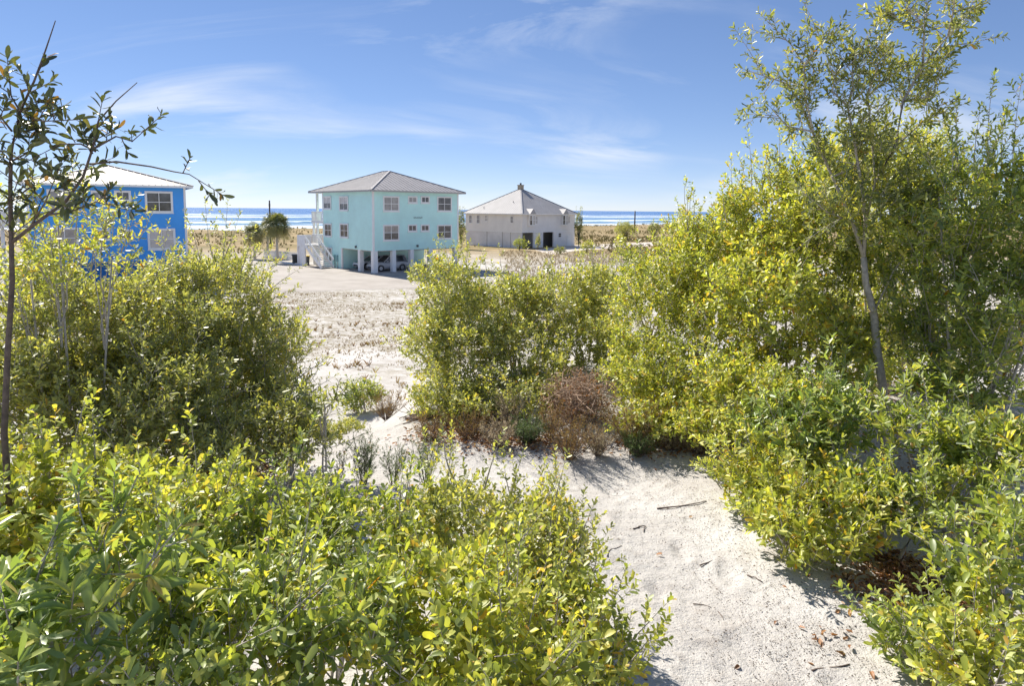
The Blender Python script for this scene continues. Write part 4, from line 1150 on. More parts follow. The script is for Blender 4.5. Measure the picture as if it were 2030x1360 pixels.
# ------------------------------------------------------------------ brush, broom plants, small things on the dune
def brush_pile(name, px, py, dp, rx, ry, rd, n, label, mat='deadwood', seed=77):
    r = np.random.default_rng(seed)
    c = np.array(at(px, py, dp)); rad = np.array([rx * dp / F, rd, ry * dp / F])
    base = np.array([c[0], c[1], gz1(c[0], c[1]) - .03])
    p0 = c + nrm(r.normal(size=(n, 3))) * rad * r.uniform(.1, 1, (n, 1))
    d = nrm(r.normal(size=(n, 3)) * np.array([1, .8, .8]) + np.array([0, 0, .1]))
    L = r.uniform(.10, .42, (n, 1, 1))
    t = np.linspace(-.5, .5, 6)[None, :, None]
    crv = r.normal(0, .35, (n, 1, 3))
    q = p0[:, None] + d[:, None] * t * L + crv * (t ** 2 - .1) * L + r.normal(0, .008, (n, 6, 3))
    q[..., 2] = np.maximum(q[..., 2], gz(q[..., 0], q[..., 1]) + .005)
    w = r.uniform(.002, .0055, (n, 1)) * np.linspace(1, .4, 6)[None]
    root = empty(name, tuple(base)); tag(root, label, 'dead brush')
    v, f = tubes_np(q - base, w, 4)
    o = link('twig_tangle', mesh_np('twig_tangle', v, f), M[mat], root); o['kind'] = 'stuff'
    for k in range(16):
        a = p0[k] - np.array([0, 0, rad[2] * .5]); b = c + nrm(r.normal(size=3) + np.array([-.2, -.3, .7])) * rad * r.uniform(.9, 1.25)
        a[2] = max(a[2], gz1(a[0], a[1])); g = Geo()
        m_ = (a + b) / 2 + r.normal(0, .08, 3)
        g.tube([a - base, (a + m_) / 2 - base, m_ - base + r.normal(0, .01, 3), (m_ + b) / 2 - base, b - base], [.009, .008, .007, .005, .003], 5)
        g.build('stick', M['deadwood'], root)
    # curled brown leaves still hanging in it
    m = int(n * .55)
    pp = c + nrm(r.normal(size=(m, 3))) * rad * r.uniform(.5, 1, (m, 1)); dd = nrm(r.normal(size=(m, 3))); nn = nrm(np.cross(dd, r.normal(size=(m, 3)))); sd = np.cross(nn, dd)
    ln = r.uniform(.03, .055, (m, 1, 1))
    V = (pp - base)[:, None] + ln * (LEAF_MID_V[None, :, :1] * dd[:, None] + LEAF_MID_V[None, :, 1:2] * .4 * sd[:, None] + LEAF_MID_V[None, :, 2:] * 3 * nn[:, None])
    Q = (LEAF_MID_Q[None] + (np.arange(m) * 6)[:, None, None]).reshape(-1, 4)
    o = link('dead_leaves', mesh_np('dead_leaves', V.reshape(-1, 3), Q, None, np.repeat(r.random(m), 6)), M['leaf_dead'], root); o['kind'] = 'stuff'
brush_pile('dead_brush', 1150, 790, 7.6, 80, 62, .5, 800, 'tangle of dead tan twigs beside the sand path')
brush_pile('dead_brush', 970, 850, 7.6, 90, 30, .35, 420, 'low dark dead twigs under the middle evergreen clump', 'bark_dark', 78)
brush_pile('dead_brush', 850, 835, 7.9, 50, 28, .25, 240, 'low dead twigs at the corner of the gully bank', 'bark_dark', 79)
brush_pile('dead_brush', 470, 930, 5.0, 80, 25, .3, 260, 'dead grey twigs under the low shrub of the left thicket', 'deadwood', 80)

def broom(name, px, py, hpx, spread, n, mat, label, seed, leaf=.020, dp=None, cat='plant', group=None, lean=0, nleaf=12, twig=.07):
    b0 = on_ground(px, py) if dp is None else at(px, py, dp)
    b0 = np.array([b0.x, b0.y, gz1(b0.x, b0.y) - .01])
    h = hpx * b0[1] / F
    pl = Plant(leaf=leaf * 1.25, aspect=.17, nleaf=nleaf, twig=twig, seed=seed, lod='lo', spread=.5)
    for i in range(int(n * 1.7)):
        a = pl.r.uniform(0, 6.28); s_ = spread * pl.r.random() ** .6
        tip = b0 + np.array([math.cos(a) * s_ * h + lean * h, math.sin(a) * s_ * h, h * pl.r.uniform(.6, 1.05)])
        pl.leader(b0 + np.array([math.cos(a), math.sin(a), 0]) * .02, tip, .003, .08, .035, 1.0, .2)
    return pl.build(name, M[mat], label, cat, tuple(b0), group, 'bark_dark')
broom('broom_plant', 1128, 912, 85, .75, 30, 'grass_rust', 'fan-shaped rusty olive broom plant on the sand before the dead brush', 51)
broom('broom_plant', 1255, 890, 95, .8, 34, 'grass_rust', 'olive-brown broom plant right of the fan-shaped one', 52)
broom('broom_plant', 1090, 870, 70, .5, 16, 'grass_rust', 'reddish upright broom plant touching the dead brush', 53)
broom('broom_plant', 1010, 850, 70, .5, 14, 'grass_dry', 'straw-coloured tufted plant below the middle evergreen clump', 54)
broom('broom_plant', 930, 872, 60, .8, 18, 'grass_rust', 'ochre tufted plant at the foot of the middle clump', 55)
broom('broom_plant', 850, 875, 48, .9, 18, 'grass_rust', 'brown tufted plant at the corner of the gully bank', 56)
broom('broom_plant', 765, 765, 55, .9, 30, 'grass_rust', 'brown tuft hanging on the top of the gully bank', 57, dp=9.4)
broom('broom_plant', 607, 838, 35, .8, 26, 'grass_rust', 'small rusty tuft on the pale sand of the gully', 58)
broom('broom_plant', 1045, 880, 45, .8, 30, 'needle_green', 'grey-green cushion plant under the middle clump', 59, .03)
broom('broom_plant', 1265, 905, 40, .8, 24, 'needle_green', 'fresh green cushion plant at the edge of the path', 60, .03)
for i, (px, py, hp, lb) in enumerate(((1185, 905, 45, 'straw tuft between the two broom plants'), (1330, 893, 55, 'straw tuft at the leafy edge where the path bends'), (1385, 900, 40, 'small straw tuft beside the overhanging shrub'), (990, 888, 45, 'straw tuft in front of the dark dead twigs'))):
    broom('straw_tuft', px, py, hp, .8, 22, 'grass_dry', lb, 90 + i, .028)
for i, (px, py, hp, n, lb) in enumerate(((720, 965, 95, 12, 'cluster of upright green needle stems behind the green shrub'), (845, 955, 95, 8, 'upright needle stems standing against the flat white sand'),
        (668, 960, 85, 4, 'few thin needle stems at the edge of the gully'), (780, 960, 70, 8, 'short needle stems between the two taller needle clusters'))):
    broom('needle_plant', px, py, hp, .35, n, 'needle_green', lb, 70 + i, .020, 5.9, nleaf=26, twig=.10)
dq = on_ground(720, 818).y
shrub('oak_shrub', [(722, 788, dq, 36, 32, .22), (700, 800, dq, 22, 20, .15)], 'small rounded shrub alone on the sand of the gully', 'leaf_green', leaf=.05, aspect=.5, nleaf=10, seed=24, lod='lo')
shrub('ground_cover', [(650, 856, 7.6, 40, 14, .2), (690, 845, 7.8, 28, 10, .2)], 'low creeping green plant on the gully sand', 'leaf_olive', cat='plant', leaf=.03, aspect=.4, nleaf=9, twig=.05, seed=25, lod='lo', stems=1)
shrub('seedling', [(640, 800, 5.2, 30, 14, .12)], 'spindly seedling with drooping dark leaves at the gully edge', 'leaf_dark', cat='plant', leaf=.085, aspect=.25, nleaf=8, twig=.08, seed=26, lod='hi', dens=.6, stems=1, spread=.95, droop=.3)
# more shrubs that close the right side behind the pale trunk
shrub('oak_shrub', [(1860, 690, 8.6, 120, 85, .8), (2010, 700, 8.2, 110, 80, .8)], 'shaded shrub behind the pale trunk, in front of the grey sand strip', 'leaf_olive', leaf=.066, aspect=.44, nleaf=10, seed=27, lod='lo', dens=0.6)
shrub('oak_shrub', [(1730, 640, 9.0, 110, 110, .8), (1690, 740, 8.0, 80, 80, .6)], 'leafy shrub just behind the bare pale trunk', 'leaf_yellow', leaf=.062, aspect=.46, nleaf=10, seed=28, lod='lo', dens=0.6)
shrub('oak_shrub', [(1760, 450, 8.6, 110, 120, .8), (1850, 400, 8.4, 110, 110, .8), (1700, 350, 8.4, 80, 80, .6), (1790, 320, 8.4, 70, 70, .5)], 'tall shrub behind the crown of the slender tree', 'leaf_yellow', leaf=.062, aspect=.44, nleaf=10, seed=29, lod='lo', dens=0.5,
      leaders=[(1800, 340, 1805, 270, 8.4), (1850, 330, 1845, 260, 8.4)])

# fallen twigs and leaves on the path
def twig_obj(pts, r, label):
    P_ = [on_ground(x, y) for x, y in pts]
    base = P_[0].copy()
    g = Geo()
    Q = []
    for i, p in enumerate(P_):
        Q.append(Vector((p.x, p.y, gz1(p.x, p.y) + r * .8)) - base)
    dense = []
    for i in range(len(Q) - 1):
        for k in range(3):
            t = k / 3; q = Q[i].lerp(Q[i + 1], t); q = q + Vector((random.uniform(-1, 1), random.uniform(-1, 1), random.uniform(0, .6))) * r * .9; dense.append(q)
    dense.append(Q[-1])
    n = len(dense)
    g.tube(dense, [r * (1 - .6 * i / n) for i in range(n)], 6)
    o = g.build('twig', M['bark_dark'], None, True, base)
    tag(o, label, 'twig', 'fallen twigs on the sand path')
tl = ['long straight twig lying beside the overhanging shrub', 'forked-end twig in the middle of the path', 'short crooked twig on the open sand', 'straight twig at the leafy shadow near the low green shrub',
      'curled thin twig beside the olive shrub', 'short dark twig near the bend of the path', 'thin twig beside the brown curled leaves', 'tiny bent twig on the open sand']
tw_ = [[(1302, 1012), (1350, 1007), (1400, 996)], [(1388, 1124), (1410, 1114), (1433, 1105)], [(1375, 1201), (1395, 1201), (1410, 1207)], [(1610, 1335), (1650, 1327), (1684, 1320)],
       [(1203, 1106), (1210, 1092), (1222, 1088), (1233, 1083)], [(1256, 1052), (1268, 1047), (1279, 1046), (1276, 1058)], [(1480, 1143), (1497, 1150), (1512, 1157)], [(1424, 1215), (1430, 1222), (1434, 1230)]]
for p, l, r_ in zip(tw_, tl, (.007, .005, .004, .007, .004, .006, .005, .003)): twig_obj(p, r_, l)
rr = np.random.default_rng(9)
for (px, py) in ((1448, 1247), (1676, 1106), (1600, 1318), (1726, 1338), (1645, 1262), (1625, 1268), (1466, 1324), (1365, 1030), (1560, 1170), (1650, 1180), (1665, 1215), (1838, 1342), (1300, 1103), (1540, 1236)):
    p = on_ground(px, py); ln = rr.uniform(.03, .055)
    me = leaf_mesh(int(rr.integers(2, 14)), M['leaf_dead'], .45)
    o = link('fallen_leaf', me, None, None, (p.x, p.y, gz1(p.x, p.y) + .008))
    o.rotation_euler = (rr.uniform(-.4, .4), rr.uniform(-.3, .3), rr.uniform(0, 6.28)); o.scale = (ln, ln, ln * 1.6)
    tag(o, 'single dry brown leaf lying on the sand path', 'leaf', 'single dry leaves on the path')

def scatter_leaves(name, patches, mat, label, cat, size, aspect, lift=.02, seed=1, flat=.35):
    r = np.random.default_rng(seed)
    PP = []
    for (px, py, rx, ry, n) in patches:
        a = r.normal(0, .5, (n, 2))
        c = on_ground(px, py); s1 = rx * c.y / F; 
        s2 = abs(on_ground(px, py - ry).y - c.y)
        q = np.stack([c.x + a[:, 0] * s1, c.y + a[:, 1] * s2], 1); PP.append(q)
    q = np.concatenate(PP); n = len(q)
    z = gz(q[:, 0], q[:, 1]) + .004 + lift * r.random(n)
    th = r.uniform(0, 6.28, n)
    d = nrm(np.stack([np.cos(th), np.sin(th), r.normal(0, flat, n)], 1)); nn = nrm(np.stack([r.normal(0, flat, n), r.normal(0, flat, n), np.ones(n)], 1))
    nn = nrm(nn - d * np.sum(nn * d, 1, keepdims=True)); sd = np.cross(nn, d)
    ln = (size * r.uniform(.5, 1.2, n))[:, None, None]
    V = np.stack([q[:, 0], q[:, 1], z], 1)[:, None] + ln * (LEAF_MID_V[None, :, :1] * d[:, None] + LEAF_MID_V[None, :, 1:2] * aspect * sd[:, None] + LEAF_MID_V[None, :, 2:] * 2.2 * nn[:, None])
    Q = (LEAF_MID_Q[None] + (np.arange(n) * 6)[:, None, None]).reshape(-1, 4)
    o = link(name, mesh_np(name, V.reshape(-1, 3), Q, None, np.repeat(r.random(n), 6)), M[mat]); tag(o, label, cat, None, 'stuff')
scatter_leaves('leaf_litter', [(1830, 1180, 110, 70, 1500), (1960, 1060, 80, 60, 500), (1780, 1120, 60, 40, 250), (1900, 1240, 80, 50, 350), (1310, 885, 110, 25, 500), (1060, 878, 160, 25, 700), (950, 862, 140, 25, 700), (1420, 885, 60, 25, 250),
        (1760, 800, 120, 50, 500), (880, 860, 80, 30, 350), (1710, 1180, 60, 40, 120), (1640, 1270, 60, 40, 16), (1850, 930, 120, 60, 300), (480, 950, 150, 40, 300)],
        'leaf_dead', 'orange-brown fallen leaves piled under the shrubs', 'leaf litter', .05, .42, .03, 5)
M['debris'] = simple_mat('debris', (.09, .065, .05), .9, .3, 30)
scatter_leaves('plant_debris', [(1500, 1150, 190, 160, 1500), (1350, 1020, 190, 90, 700), (1550, 1300, 220, 100, 900), (1250, 940, 220, 30, 500), (1700, 1250, 120, 100, 300), (760, 930, 140, 15, 120)],
        'debris', 'dark crumbs of plant debris scattered over the sand path', 'debris', .011, .5, .002, 6, .15)

# ------------------------------------------------------------------ grasses
def grass_stuff(name, pts, h, n_bl, w, mat, label, cat, seed, spread=.5):
    r = np.random.default_rng(seed); n = len(pts)
    P_ = np.repeat(pts, n_bl, 0); N = len(P_)
    th = r.uniform(0, 6.28, N); hh = np.repeat(h * r.uniform(.5, 1.3, n), n_bl) * r.uniform(.5, 1.1, N)
    off = np.stack([np.cos(th), np.sin(th)], 1) * (hh * .18 * r.random(N))[:, None]
    x = P_[:, 0] + off[:, 0]; y = P_[:, 1] + off[:, 1]; z = gz(x, y) - .01
    ln = np.stack([np.cos(th), np.sin(th)], 1) * (hh * spread * r.random(N))[:, None]
    a2 = r.uniform(0, 6.28, N); ww = w * hh / h
    sx, sy = np.cos(a2) * ww, np.sin(a2) * ww
    V = np.stack([np.stack([x - sx, y - sy, z], 1), np.stack([x + sx, y + sy, z], 1), np.stack([x + ln[:, 0] * .4 + sx * .7, y + ln[:, 1] * .4 + sy * .7, z + hh * .6], 1), np.stack([x + ln[:, 0], y + ln[:, 1], z + hh], 1)], 1)
    T = (np.array([[0, 1, 2], [0, 2, 3]])[None] + (np.arange(N) * 4)[:, None, None]).reshape(-1, 3)
    tone = np.repeat(np.clip(np.repeat(r.random(n) * .7, n_bl) + r.normal(.12, .12, N), 0, 1), 4)
    o = link(name, mesh_np(name, V.reshape(-1, 3), None, T, tone), M[mat]); tag(o, label, cat, None, 'stuff')
r = np.random.default_rng(21)
qc = np.stack([r.uniform(-20, 0, 130), r.uniform(15, 52, 130)], 1)
qc = (np.repeat(qc, 9, 0) + r.normal(0, .45, (1170, 2)) * np.array([1.3, .8]))
grass_stuff('weed_clumps', qc, .17, 10, .010, 'grass_rust', 'darker brown weed clumps dotted over the sandy lot', 'grass', 25, .9)
q = np.stack([r.uniform(-24, 2, 36000), 11 + 45 * r.random(36000) ** .8], 1)
msk = (wob(q[:, 0], q[:, 1], .33, 3) * .9 + wob(q[:, 0], q[:, 1], 1.1, 7) * .55 + wob(q[:, 0], q[:, 1], 3.1, 2) * .3 + r.normal(0, .13, len(q)) + sstep(12, 26, q[:, 1]) * .35) > .10
sl = on_z(480, 574, 0).y
msk &= ~((q[:, 1] > 53.0) & (q[:, 0] < -4))
grass_stuff('dry_grass', q[msk], .075, 5, .010, 'grass_dry', 'short straw-coloured dry grass over the sandy lot', 'grass', 22)
q = np.stack([r.uniform(-3, 30, 6500), r.uniform(56, 112, 6500)], 1)
msk = (wob(q[:, 0], q[:, 1], .2, 1) + r.normal(0, .3, len(q)) > -.35) & ~((np.abs(q[:, 0] - 3) < 10) & (q[:, 1] > 108)) & (q[:, 0] > -2 + np.maximum(0, (q[:, 1] - 60)) * 0)
msk &= ~((q[:, 0] < 5) & (q[:, 1] > 62) & (q[:, 1] < 96) & (q[:, 0] < -1))
grass_stuff('tan_grass', q[msk], .34, 8, .02, 'grass_dry', 'taller tan grass in front of the cream house', 'grass', 23)
q = np.stack([r.uniform(-130, 190, 34000), r.uniform(84, 330, 34000)], 1)
v_ = vsea(q[:, 0], q[:, 1])
msk = (v_ > 100) & (v_ < 184) & (wob(q[:, 0], q[:, 1], .09, 2) + .6 * wob(q[:, 0], q[:, 1], .3, 5) + r.normal(0, .25, len(q)) > -.05)
q2 = np.stack([r.uniform(16, 120, 6000), r.uniform(100, 170, 6000)], 1)
q = np.concatenate([q[msk], q2[wob(q2[:, 0], q2[:, 1], .12, 4) > -.3]])
grass_stuff('dune_scrub', q, .50, 7, .07, 'scrub', 'brown and olive scrub covering the far dunes before the sea', 'dune scrub', 24, .8)

# ------------------------------------------------------------------ palms, far shrubs, poles
def palm(px, py, cpy, cr_px, label, seed, nf=30):
    b0 = on_z(px, py, 0.0); r = np.random.default_rng(seed)
    H = (py - cpy) * b0.y / F; R = cr_px * b0.y / F
    root = empty('palm_tree', b0); tag(root, label, 'palm tree', 'cabbage palms beside the turquoise house')
    g = Geo(); n = 9
    g.tube([(math.sin(i * .5 + seed) * .06, 0, -.1 + (H + .1) * i / (n - 1)) for i in range(n)], [.17 - .04 * i / n + .015 * (i % 2) for i in range(n)], 9)
    g.build('trunk', M['bark'], root, True)
    for k in range(nf):
        az = k * 2.39996; el = r.uniform(-1.0, 1.4); L = R * r.uniform(.25, .6)
        d = Vector((math.cos(az) * math.cos(el), math.sin(az) * math.cos(el), math.sin(el)))
        s0 = Vector((0, 0, H)); hub = s0 + d * L
        sd = d.cross(Vector((0, 0, 1))).normalized(); up = sd.cross(d)
        g = Geo(); g.beam(s0, hub, .03, .03)
        nl = 19; fr = R * .62
        for j in range(nl):
            a = (j / (nl - 1) - .5) * 3.6
            dr = (d * math.cos(a) + sd * math.sin(a)).normalized()
            tip = hub + dr * fr * (1 - .15 * abs(a) / 1.8) + Vector((0, 0, -fr * r.uniform(.1, .75)))
            mid = hub + dr * fr * .55
            s2 = dr.cross(up).normalized() * fr * .034
            i0 = len(g.v); g.v += [tuple(hub), tuple(mid + s2), tuple(tip), tuple(mid - s2)]; g.f.append((i0, i0 + 1, i0 + 2, i0 + 3))
        me = bpy.data.meshes.new('frond'); me.from_pydata(g.v, [], g.f); me.update()
        a_ = me.attributes.new('tone', 'FLOAT', 'POINT'); tv = r.random() if el > -.3 else r.uniform(.8, 1)
        a_.data.foreach_set('value', np.full(len(g.v), tv, np.float32))
        link('frond', me, M['palm'], root)
palm(551, 519, 447, 33, 'taller bushy cabbage palm near the white stair', 3, 64)
palm(506, 513, 463, 27, 'shorter cabbage palm with its trunk apart from the others', 4, 48)
palm(531, 511, 452, 22, 'thin-trunked cabbage palm behind the taller one', 5, 36)

def far_shrub(px, py, w_px, h_px, mat, label, seed, name='shrub', leaf=.16, tall=False):
    b0 = on_z(px, py, 0.0); b0.z = gz1(b0.x, b0.y)
    dp = b0.y; rx = w_px * dp / F / 2; hz = h_px * dp / F
    pl = Plant(leaf=leaf, aspect=.45, nleaf=9, twig=leaf * 2, seed=200 + seed, lod='lo')
    base = np.array(b0)
    pl.limb([base - np.array([0, 0, .1]), base + np.array([.05, 0, hz * .4])], .09, .05, 6)
    c = base + np.array([0, 0, hz * .55]); pl.lobe(c, np.array([rx, rx, hz * .5]), .8, root=base)
    for k in range(4):
        a = pl.r.uniform(0, 6.28); pl.leader(c + np.array([math.cos(a) * rx * .5, math.sin(a) * rx * .5, 0]), c + np.array([math.cos(a) * rx * .7, math.sin(a) * rx * .7, hz * .62]), .02, .05, .2, .8)
    pl.build(name, M[mat], label, 'shrub', tuple(base), 'shrubs around the cream house', 'bark_dark')
far_shrub(1147, 489, 17, 66, 'leaf_dark', 'tall dark rounded bush against the right corner of the cream house', 1)
far_shrub(914, 494, 18, 70, 'leaf_dark', 'dark bush between the turquoise and cream houses', 2)
far_shrub(1163, 502, 24, 22, 'leaf_yellow', 'bright yellow-green bush right of the cream house', 3)
far_shrub(1030, 496, 26, 22, 'leaf_green', 'dark green bush in front of the first carport opening', 4)
far_shrub(1066, 496, 10, 26, 'leaf_olive', 'narrow bush between the two carport openings', 5)
far_shrub(1110, 503, 24, 12, 'leaf_dark', 'low spiky bush on the grass before the cream house', 6)
far_shrub(1238, 476, 40, 34, 'leaf_olive', 'wide bushy palmetto out on the dune field', 7)
far_shrub(1232, 490, 20, 20, 'leaf_yellow', 'small yellowish bush by the sandy lane', 8)
far_shrub(1296, 470, 24, 26, 'leaf_dark', 'dark twiggy bush near the right utility pole', 9)
far_shrub(1330, 466, 30, 18, 'leaf_olive', 'low olive bush on the dune beyond the sandy lane', 10)
far_shrub(1020, 488, 8, 12, 'leaf_dark', 'tiny dark bush against the grey boards of the cream house', 11)

def pole(px, ytop, depth, label, r_=.14):
    p = at(px, ytop, depth); b = Vector((p.x, p.y, gz1(p.x, p.y) - .1))
    g = Geo(); g.tube([(0, 0, 0), (0, 0, (p.z - b.z) * .5), (0, 0, p.z - b.z)], [r_, r_ * .9, r_ * .75], 8)
    o = g.build('utility_pole', M['pole_wood'], None, True, b); tag(o, label, 'pole')
    g = Geo(); g.box((-.09, -.2, (p.z - b.z) - 1.1), (.09, .2, (p.z - b.z) - .55)); g.build('transformer', M['grey_plastic'], o)
pole(534, 397, 118, 'dark pole rising above the palms', .17)
pole(1259, 418, 205, 'dark pole standing on the dune field against the sea', .24)
b = on_z(1215, 513, 0)
g = Geo(); g.box((-.06, -.06, -.1), (.06, .06, .75)); g.box((-.075, -.075, .751), (.075, .075, .80))
tag(g.build('marker_post', M['pole_wood'], None, False, b), 'short dark post by the white sand patch', 'post')

# ------------------------------------------------------------------ fence, bins, cars
fa = on_z(523, 511, 0); fb = on_z(592, 517, 0)
fr_ = empty('picket_fence', (fa.x, fa.y, 0), math.atan2(fb.y - fa.y, fb.x - fa.x)); FLn = math.hypot(fb.x - fa.x, fb.y - fa.y)
tag(fr_, 'low white picket fence behind the palms', 'fence')
for i in range(int(FLn / .2)):
    g = Geo(); g.box((i * .2, -.012, .06), (i * .2 + .12, .012, 1.05 + .05 * (i % 2))); g.build('picket', M['white_wood'], fr_)
for z in (.25, .8):
    g = Geo(); g.box((0, .013, z), (FLn, .06, z + .09)); g.build('rail', M['white_wood'], fr_)
for i in range(4):
    g = Geo(); x = i * (FLn - .1) / 3; g.box((x, .061, -.1), (x + .1, .16, 1.15)); g.build('post', M['white_wood'], fr_)
ka = on_z(556, 520, .0); kb_ = on_z(598, 525, .0)
g = Geo(); g.beam((ka.x, ka.y, .06), (kb_.x, kb_.y, .06), .25, .14); o = g.build('kerb', M['white_wood']); o['kind'] = 'structure'

def bin_(px, py, lidmat, label, h=1.05, w=.62):
    b = on_z(px, py, 0.012)
    root = empty('wheelie_bin', b, math.radians(30)); tag(root, label, 'bin', 'bins beside the stair')
    g = Geo(); n = 0
    lo, hi = w * .40, w * .5
    g.v += [(-lo, -lo, .06), (lo, -lo, .06), (lo, lo, .06), (-lo, lo, .06), (-hi, -hi, h), (hi, -hi, h), (hi, hi, h), (-hi, hi, h)]
    for f in ((0,3,2,1),(4,5,6,7),(0,1,5,4),(1,2,6,5),(2,3,7,6),(3,0,4,7)): g.f.append(f)
    g.build('body', M['black_plastic'] if lidmat == 'black_plastic' else M['grey_plastic'], root)
    g = Geo(); g.v += [(-hi-.04, -hi-.05, h + .003), (hi+.04, -hi-.05, h + .003), (hi+.04, hi+.04, h + .003), (-hi-.04, hi+.04, h + .003), (-hi, -hi, h + .09), (hi, -hi, h + .09), (hi, hi, h + .13), (-hi, hi, h + .13)]
    for f in ((0,3,2,1),(4,5,6,7),(0,1,5,4),(1,2,6,5),(2,3,7,6),(3,0,4,7)): g.f.append(f)
    g.build('lid', M[lidmat], root)
    for s in (-1, 1):
        g = Geo(); g.cyl((s * .3, .26, .12), (s * .24, .26, .12), .12, 14); g.build('wheel', M['black_plastic'], root)
bin_(585, 523, 'black_plastic', 'black wheelie bin left of the one with the yellow lid')
bin_(608, 525.5, 'yellow_plastic', 'dark grey wheelie bin with a yellow lid at the stair foot')
def paint(name, col):
    m, nt, b = new_mat(name)
    b.inputs['Base Color'].default_value = (*col, 1); b.inputs['Roughness'].default_value = .3; b.inputs['Coat Weight'].default_value = .6; b.inputs['Coat Roughness'].default_value = .05
    n = noise_node(nt, 3, 4); nt.links.new(mrange(nt, n, .3, .7, .25, .4), b.inputs['Roughness'])
    return m
M['car_white'] = paint('car_white', (.72, .72, .72)); M['car_silver'] = paint('car_silver', (.55, .55, .56))
M['tyre'] = simple_mat('tyre', (.025, .025, .027), .85); M['rim'] = simple_mat('rim', (.5, .5, .52), .3, .05, 3, .5, .8)
M['car_glass'] = glass_mat('car_glass', (.05, .06, .07), (.03, .035, .04), .05)
M['lamp'] = glass_mat('lamp', (.7, .7, .68), (.5, .5, .5), .1)
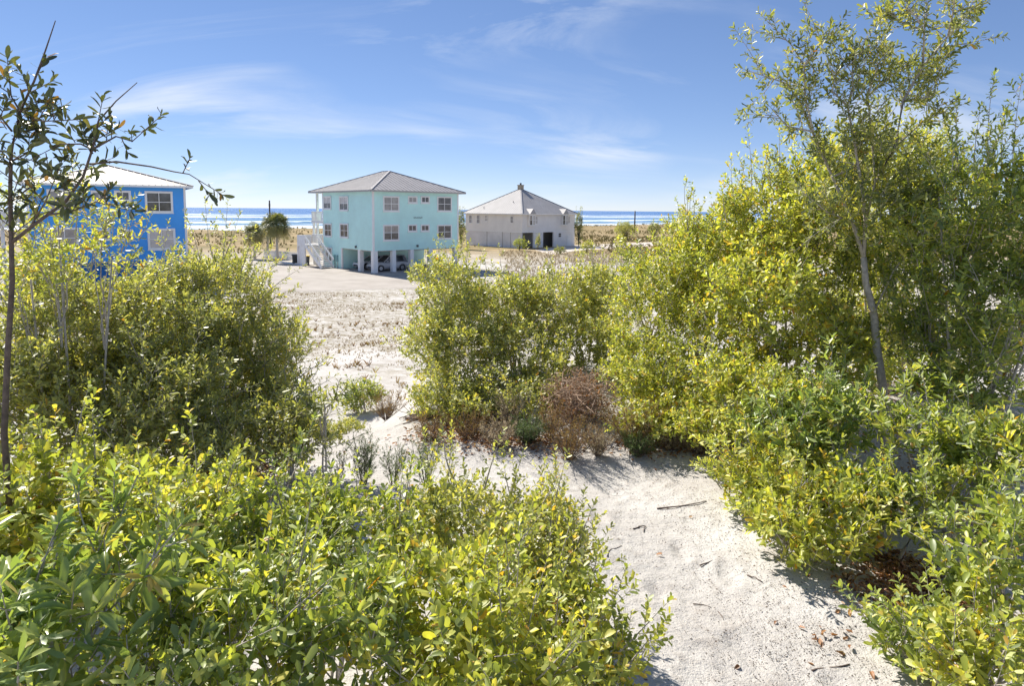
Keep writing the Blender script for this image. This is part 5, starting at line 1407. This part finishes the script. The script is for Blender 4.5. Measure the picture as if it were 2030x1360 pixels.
def car(lx, ly, mat, label, suv):
    """nose towards -x of the house frame"""
    hm = TH.rotation_euler.to_matrix(); w = TH.location + hm @ Vector((lx, ly, 0.014))
    root = empty('parked_car', w, TH.rotation_euler.z); tag(root, label, 'car', 'cars parked under the turquoise house')
    L = 4.6; hw = .9; zb = .22
    belt = .98 if suv else .88; hood = .95 if suv else .80; deck = 1.0 if suv else .92
    st = [(-2.3, .38, .60, .62), (-2.22, zb + .08, .68, .78), (-2.0, zb, hood - .08, .86), (-1.3, zb, hood, .9), (-.75, zb, belt, .9), (.6, zb, belt + .02, .9), (1.5, zb, belt + .04, .9), (2.05, zb + .03, deck, .87), (2.25, zb + .12, deck - .08, .78), (2.3, .42, .75, .66)]
    def sect(x, z0, z1, w_):
        return [(x, -w_ * .86, z0), (x, -w_, z0 + (z1 - z0) * .3), (x, -w_, z0 + (z1 - z0) * .68), (x, -w_ * .92, z1 - .02), (x, -w_ * .5, z1 + .03), (x, w_ * .5, z1 + .03), (x, w_ * .92, z1 - .02), (x, w_, z0 + (z1 - z0) * .68), (x, w_, z0 + (z1 - z0) * .3), (x, w_ * .86, z0)]
    def loft(name, secs, mt):
        g = Geo(); k = len(secs[0])
        for s in secs: g.v += s
        for i in range(len(secs) - 1):
            for j in range(k): g.f.append((i*k + j, i*k + (j+1) % k, (i+1)*k + (j+1) % k, (i+1)*k + j)[::-1])
        g.f.append(tuple(range(k))); g.f.append(tuple(range((len(secs)-1)*k, len(secs)*k))[::-1])
        return g.build(name, mt, root, True)
    body = loft('body', [sect(*s) for s in st], mat)
    top = 1.66 if suv else 1.44
    def cs(x, z, w0, w1, zt): return [(x, -w0, z), (x, -w1, zt), (x, w1, zt), (x, w0, z)]
    xb = 2.05 if suv else 1.75
    # glass house: windscreen, sides and rear window, roof on top
    g = Geo(); A = [(-.95, -.80, belt), (-.95, .80, belt), (xb, .80, belt + .03), (xb, -.80, belt + .03)]; B = [(-.15, -.62, top - .03), (-.15, .62, top - .03), (xb - (.25 if suv else .7), .62, top - .04), (xb - (.25 if suv else .7), -.62, top - .04)]
    g.v += A + B
    for f in ((0, 4, 5, 1), (1, 5, 6, 2), (2, 6, 7, 3), (3, 7, 4, 0), (4, 7, 6, 5)): g.f.append(f)
    g.build('window_glass', M['car_glass'], root)
    g = Geo(); x0, x1 = B[0][0], B[2][0]
    g.v += [(x0 - .05, -.64, top - .03), (x0 - .05, .64, top - .03), (x1 + .05, .64, top - .04), (x1 + .05, -.64, top - .04), (x0 + .15, -.5, top + .03), (x0 + .15, .5, top + .03), (x1 - .1, .5, top + .02), (x1 - .1, -.5, top + .02)]
    for f in ((0,3,2,1)[::-1],(4,5,6,7),(0,1,5,4)[::-1],(1,2,6,5)[::-1],(2,3,7,6)[::-1],(3,0,4,7)[::-1]): g.f.append(f)
    g.build('roof', mat, root)
    for sy in (-1, 1):
        for (a, b_) in (((-.97, sy * .81, belt), (-.17, sy * .64, top - .02)), ((.45, sy * .81, belt + .02), (.5, sy * .64, top - .02)), ((xb, sy * .81, belt + .03), (B[2][0], sy * .64, top - .03))):
            g = Geo(); g.beam(a, b_, .07, .07); g.build('pillar', mat, root)
        for x in (-1.42, 1.32):
            g = Geo(); g.tube([(x, sy * .70, .33), (x, sy * .72, .33), (x, sy * .90, .33), (x, sy * .915, .33)], [.29, .33, .33, .29], 20); wh = g.build('wheel', M['tyre'], root)
            g = Geo()
            g.cyl((x, sy * .905, .33), (x, sy * .925, .33), .07, 10)
            for k in range(5):
                a = k * 1.2566; g.beam((x, sy * .918, .33), (x + math.cos(a) * .2, sy * .918, .33 + math.sin(a) * .2), .05, .015, (0, 1, 0))
            g.tube([(x, sy * .90, .33), (x, sy * .922, .33)], [.22, .215], 18); g.build('rim', M['rim'], wh)
            g = Geo(); pts = [(x + math.cos(t) * .38, sy * .895, .33 + math.sin(t) * .38) for t in np.linspace(0, math.pi, 9)]; g.tube(pts, [.035] * 9, 5); g.build('wheel_arch', M['tyre'], root)
        g = Geo(); g.box((-2.24, sy * .45 - (.2 if sy > 0 else .12), .62), (-2.05, sy * .45 + (.12 if sy > 0 else .2), .76)); g.build('headlight', M['lamp'], root)
        g = Geo(); g.box((2.12, sy * .6 - .14, .72), (2.285, sy * .6 + .14, .86)); g.build('tail_light', simple_mat('tail_red', (.4, .03, .03), .3), root)
        g = Geo(); g.box((-.75, sy * .98 - .09, belt + .02), (-.6, sy * .98 + .06, belt + .16)); g.build('mirror', mat, root)
    g = Geo(); g.box((-2.315, -.45, .36), (-2.25, .45, .54)); g.build('grille', M['black_plastic'], root)
car(3.0, 2.0, M['car_silver'], 'silver hatchback parked just behind the front columns', True)
car(3.1, 5.2, M['car_white'], 'white sedan parked farther in, beside the turquoise lower wall', False)
# small grill standing by the lower wall
gp = TH.location + TH.rotation_euler.to_matrix() @ Vector((8.9, y1 - .7, .012))
root = empty('kettle_grill', gp); tag(root, 'black round kettle grill beside the turquoise lower wall', 'grill')
g = Geo(); prof = [(.05, .55), (.22, .62), (.31, .78), (.33, .86), (.30, 1.0), (.2, 1.1), (.03, 1.13)]
g.tube([(0, 0, z) for _, z in prof], [r_ for r_, _ in prof], 16); g.build('bowl', M['black_plastic'], root, True)
for k in range(3):
    a = k * 2.094; g = Geo(); g.beam((math.cos(a) * .15, math.sin(a) * .15, .62), (math.cos(a) * .32, math.sin(a) * .32, 0), .03, .03); g.build('leg', M['dark_metal'], root)
print('all done', NLEAF, sum(len(m.polygons) for m in bpy.data.meshes))
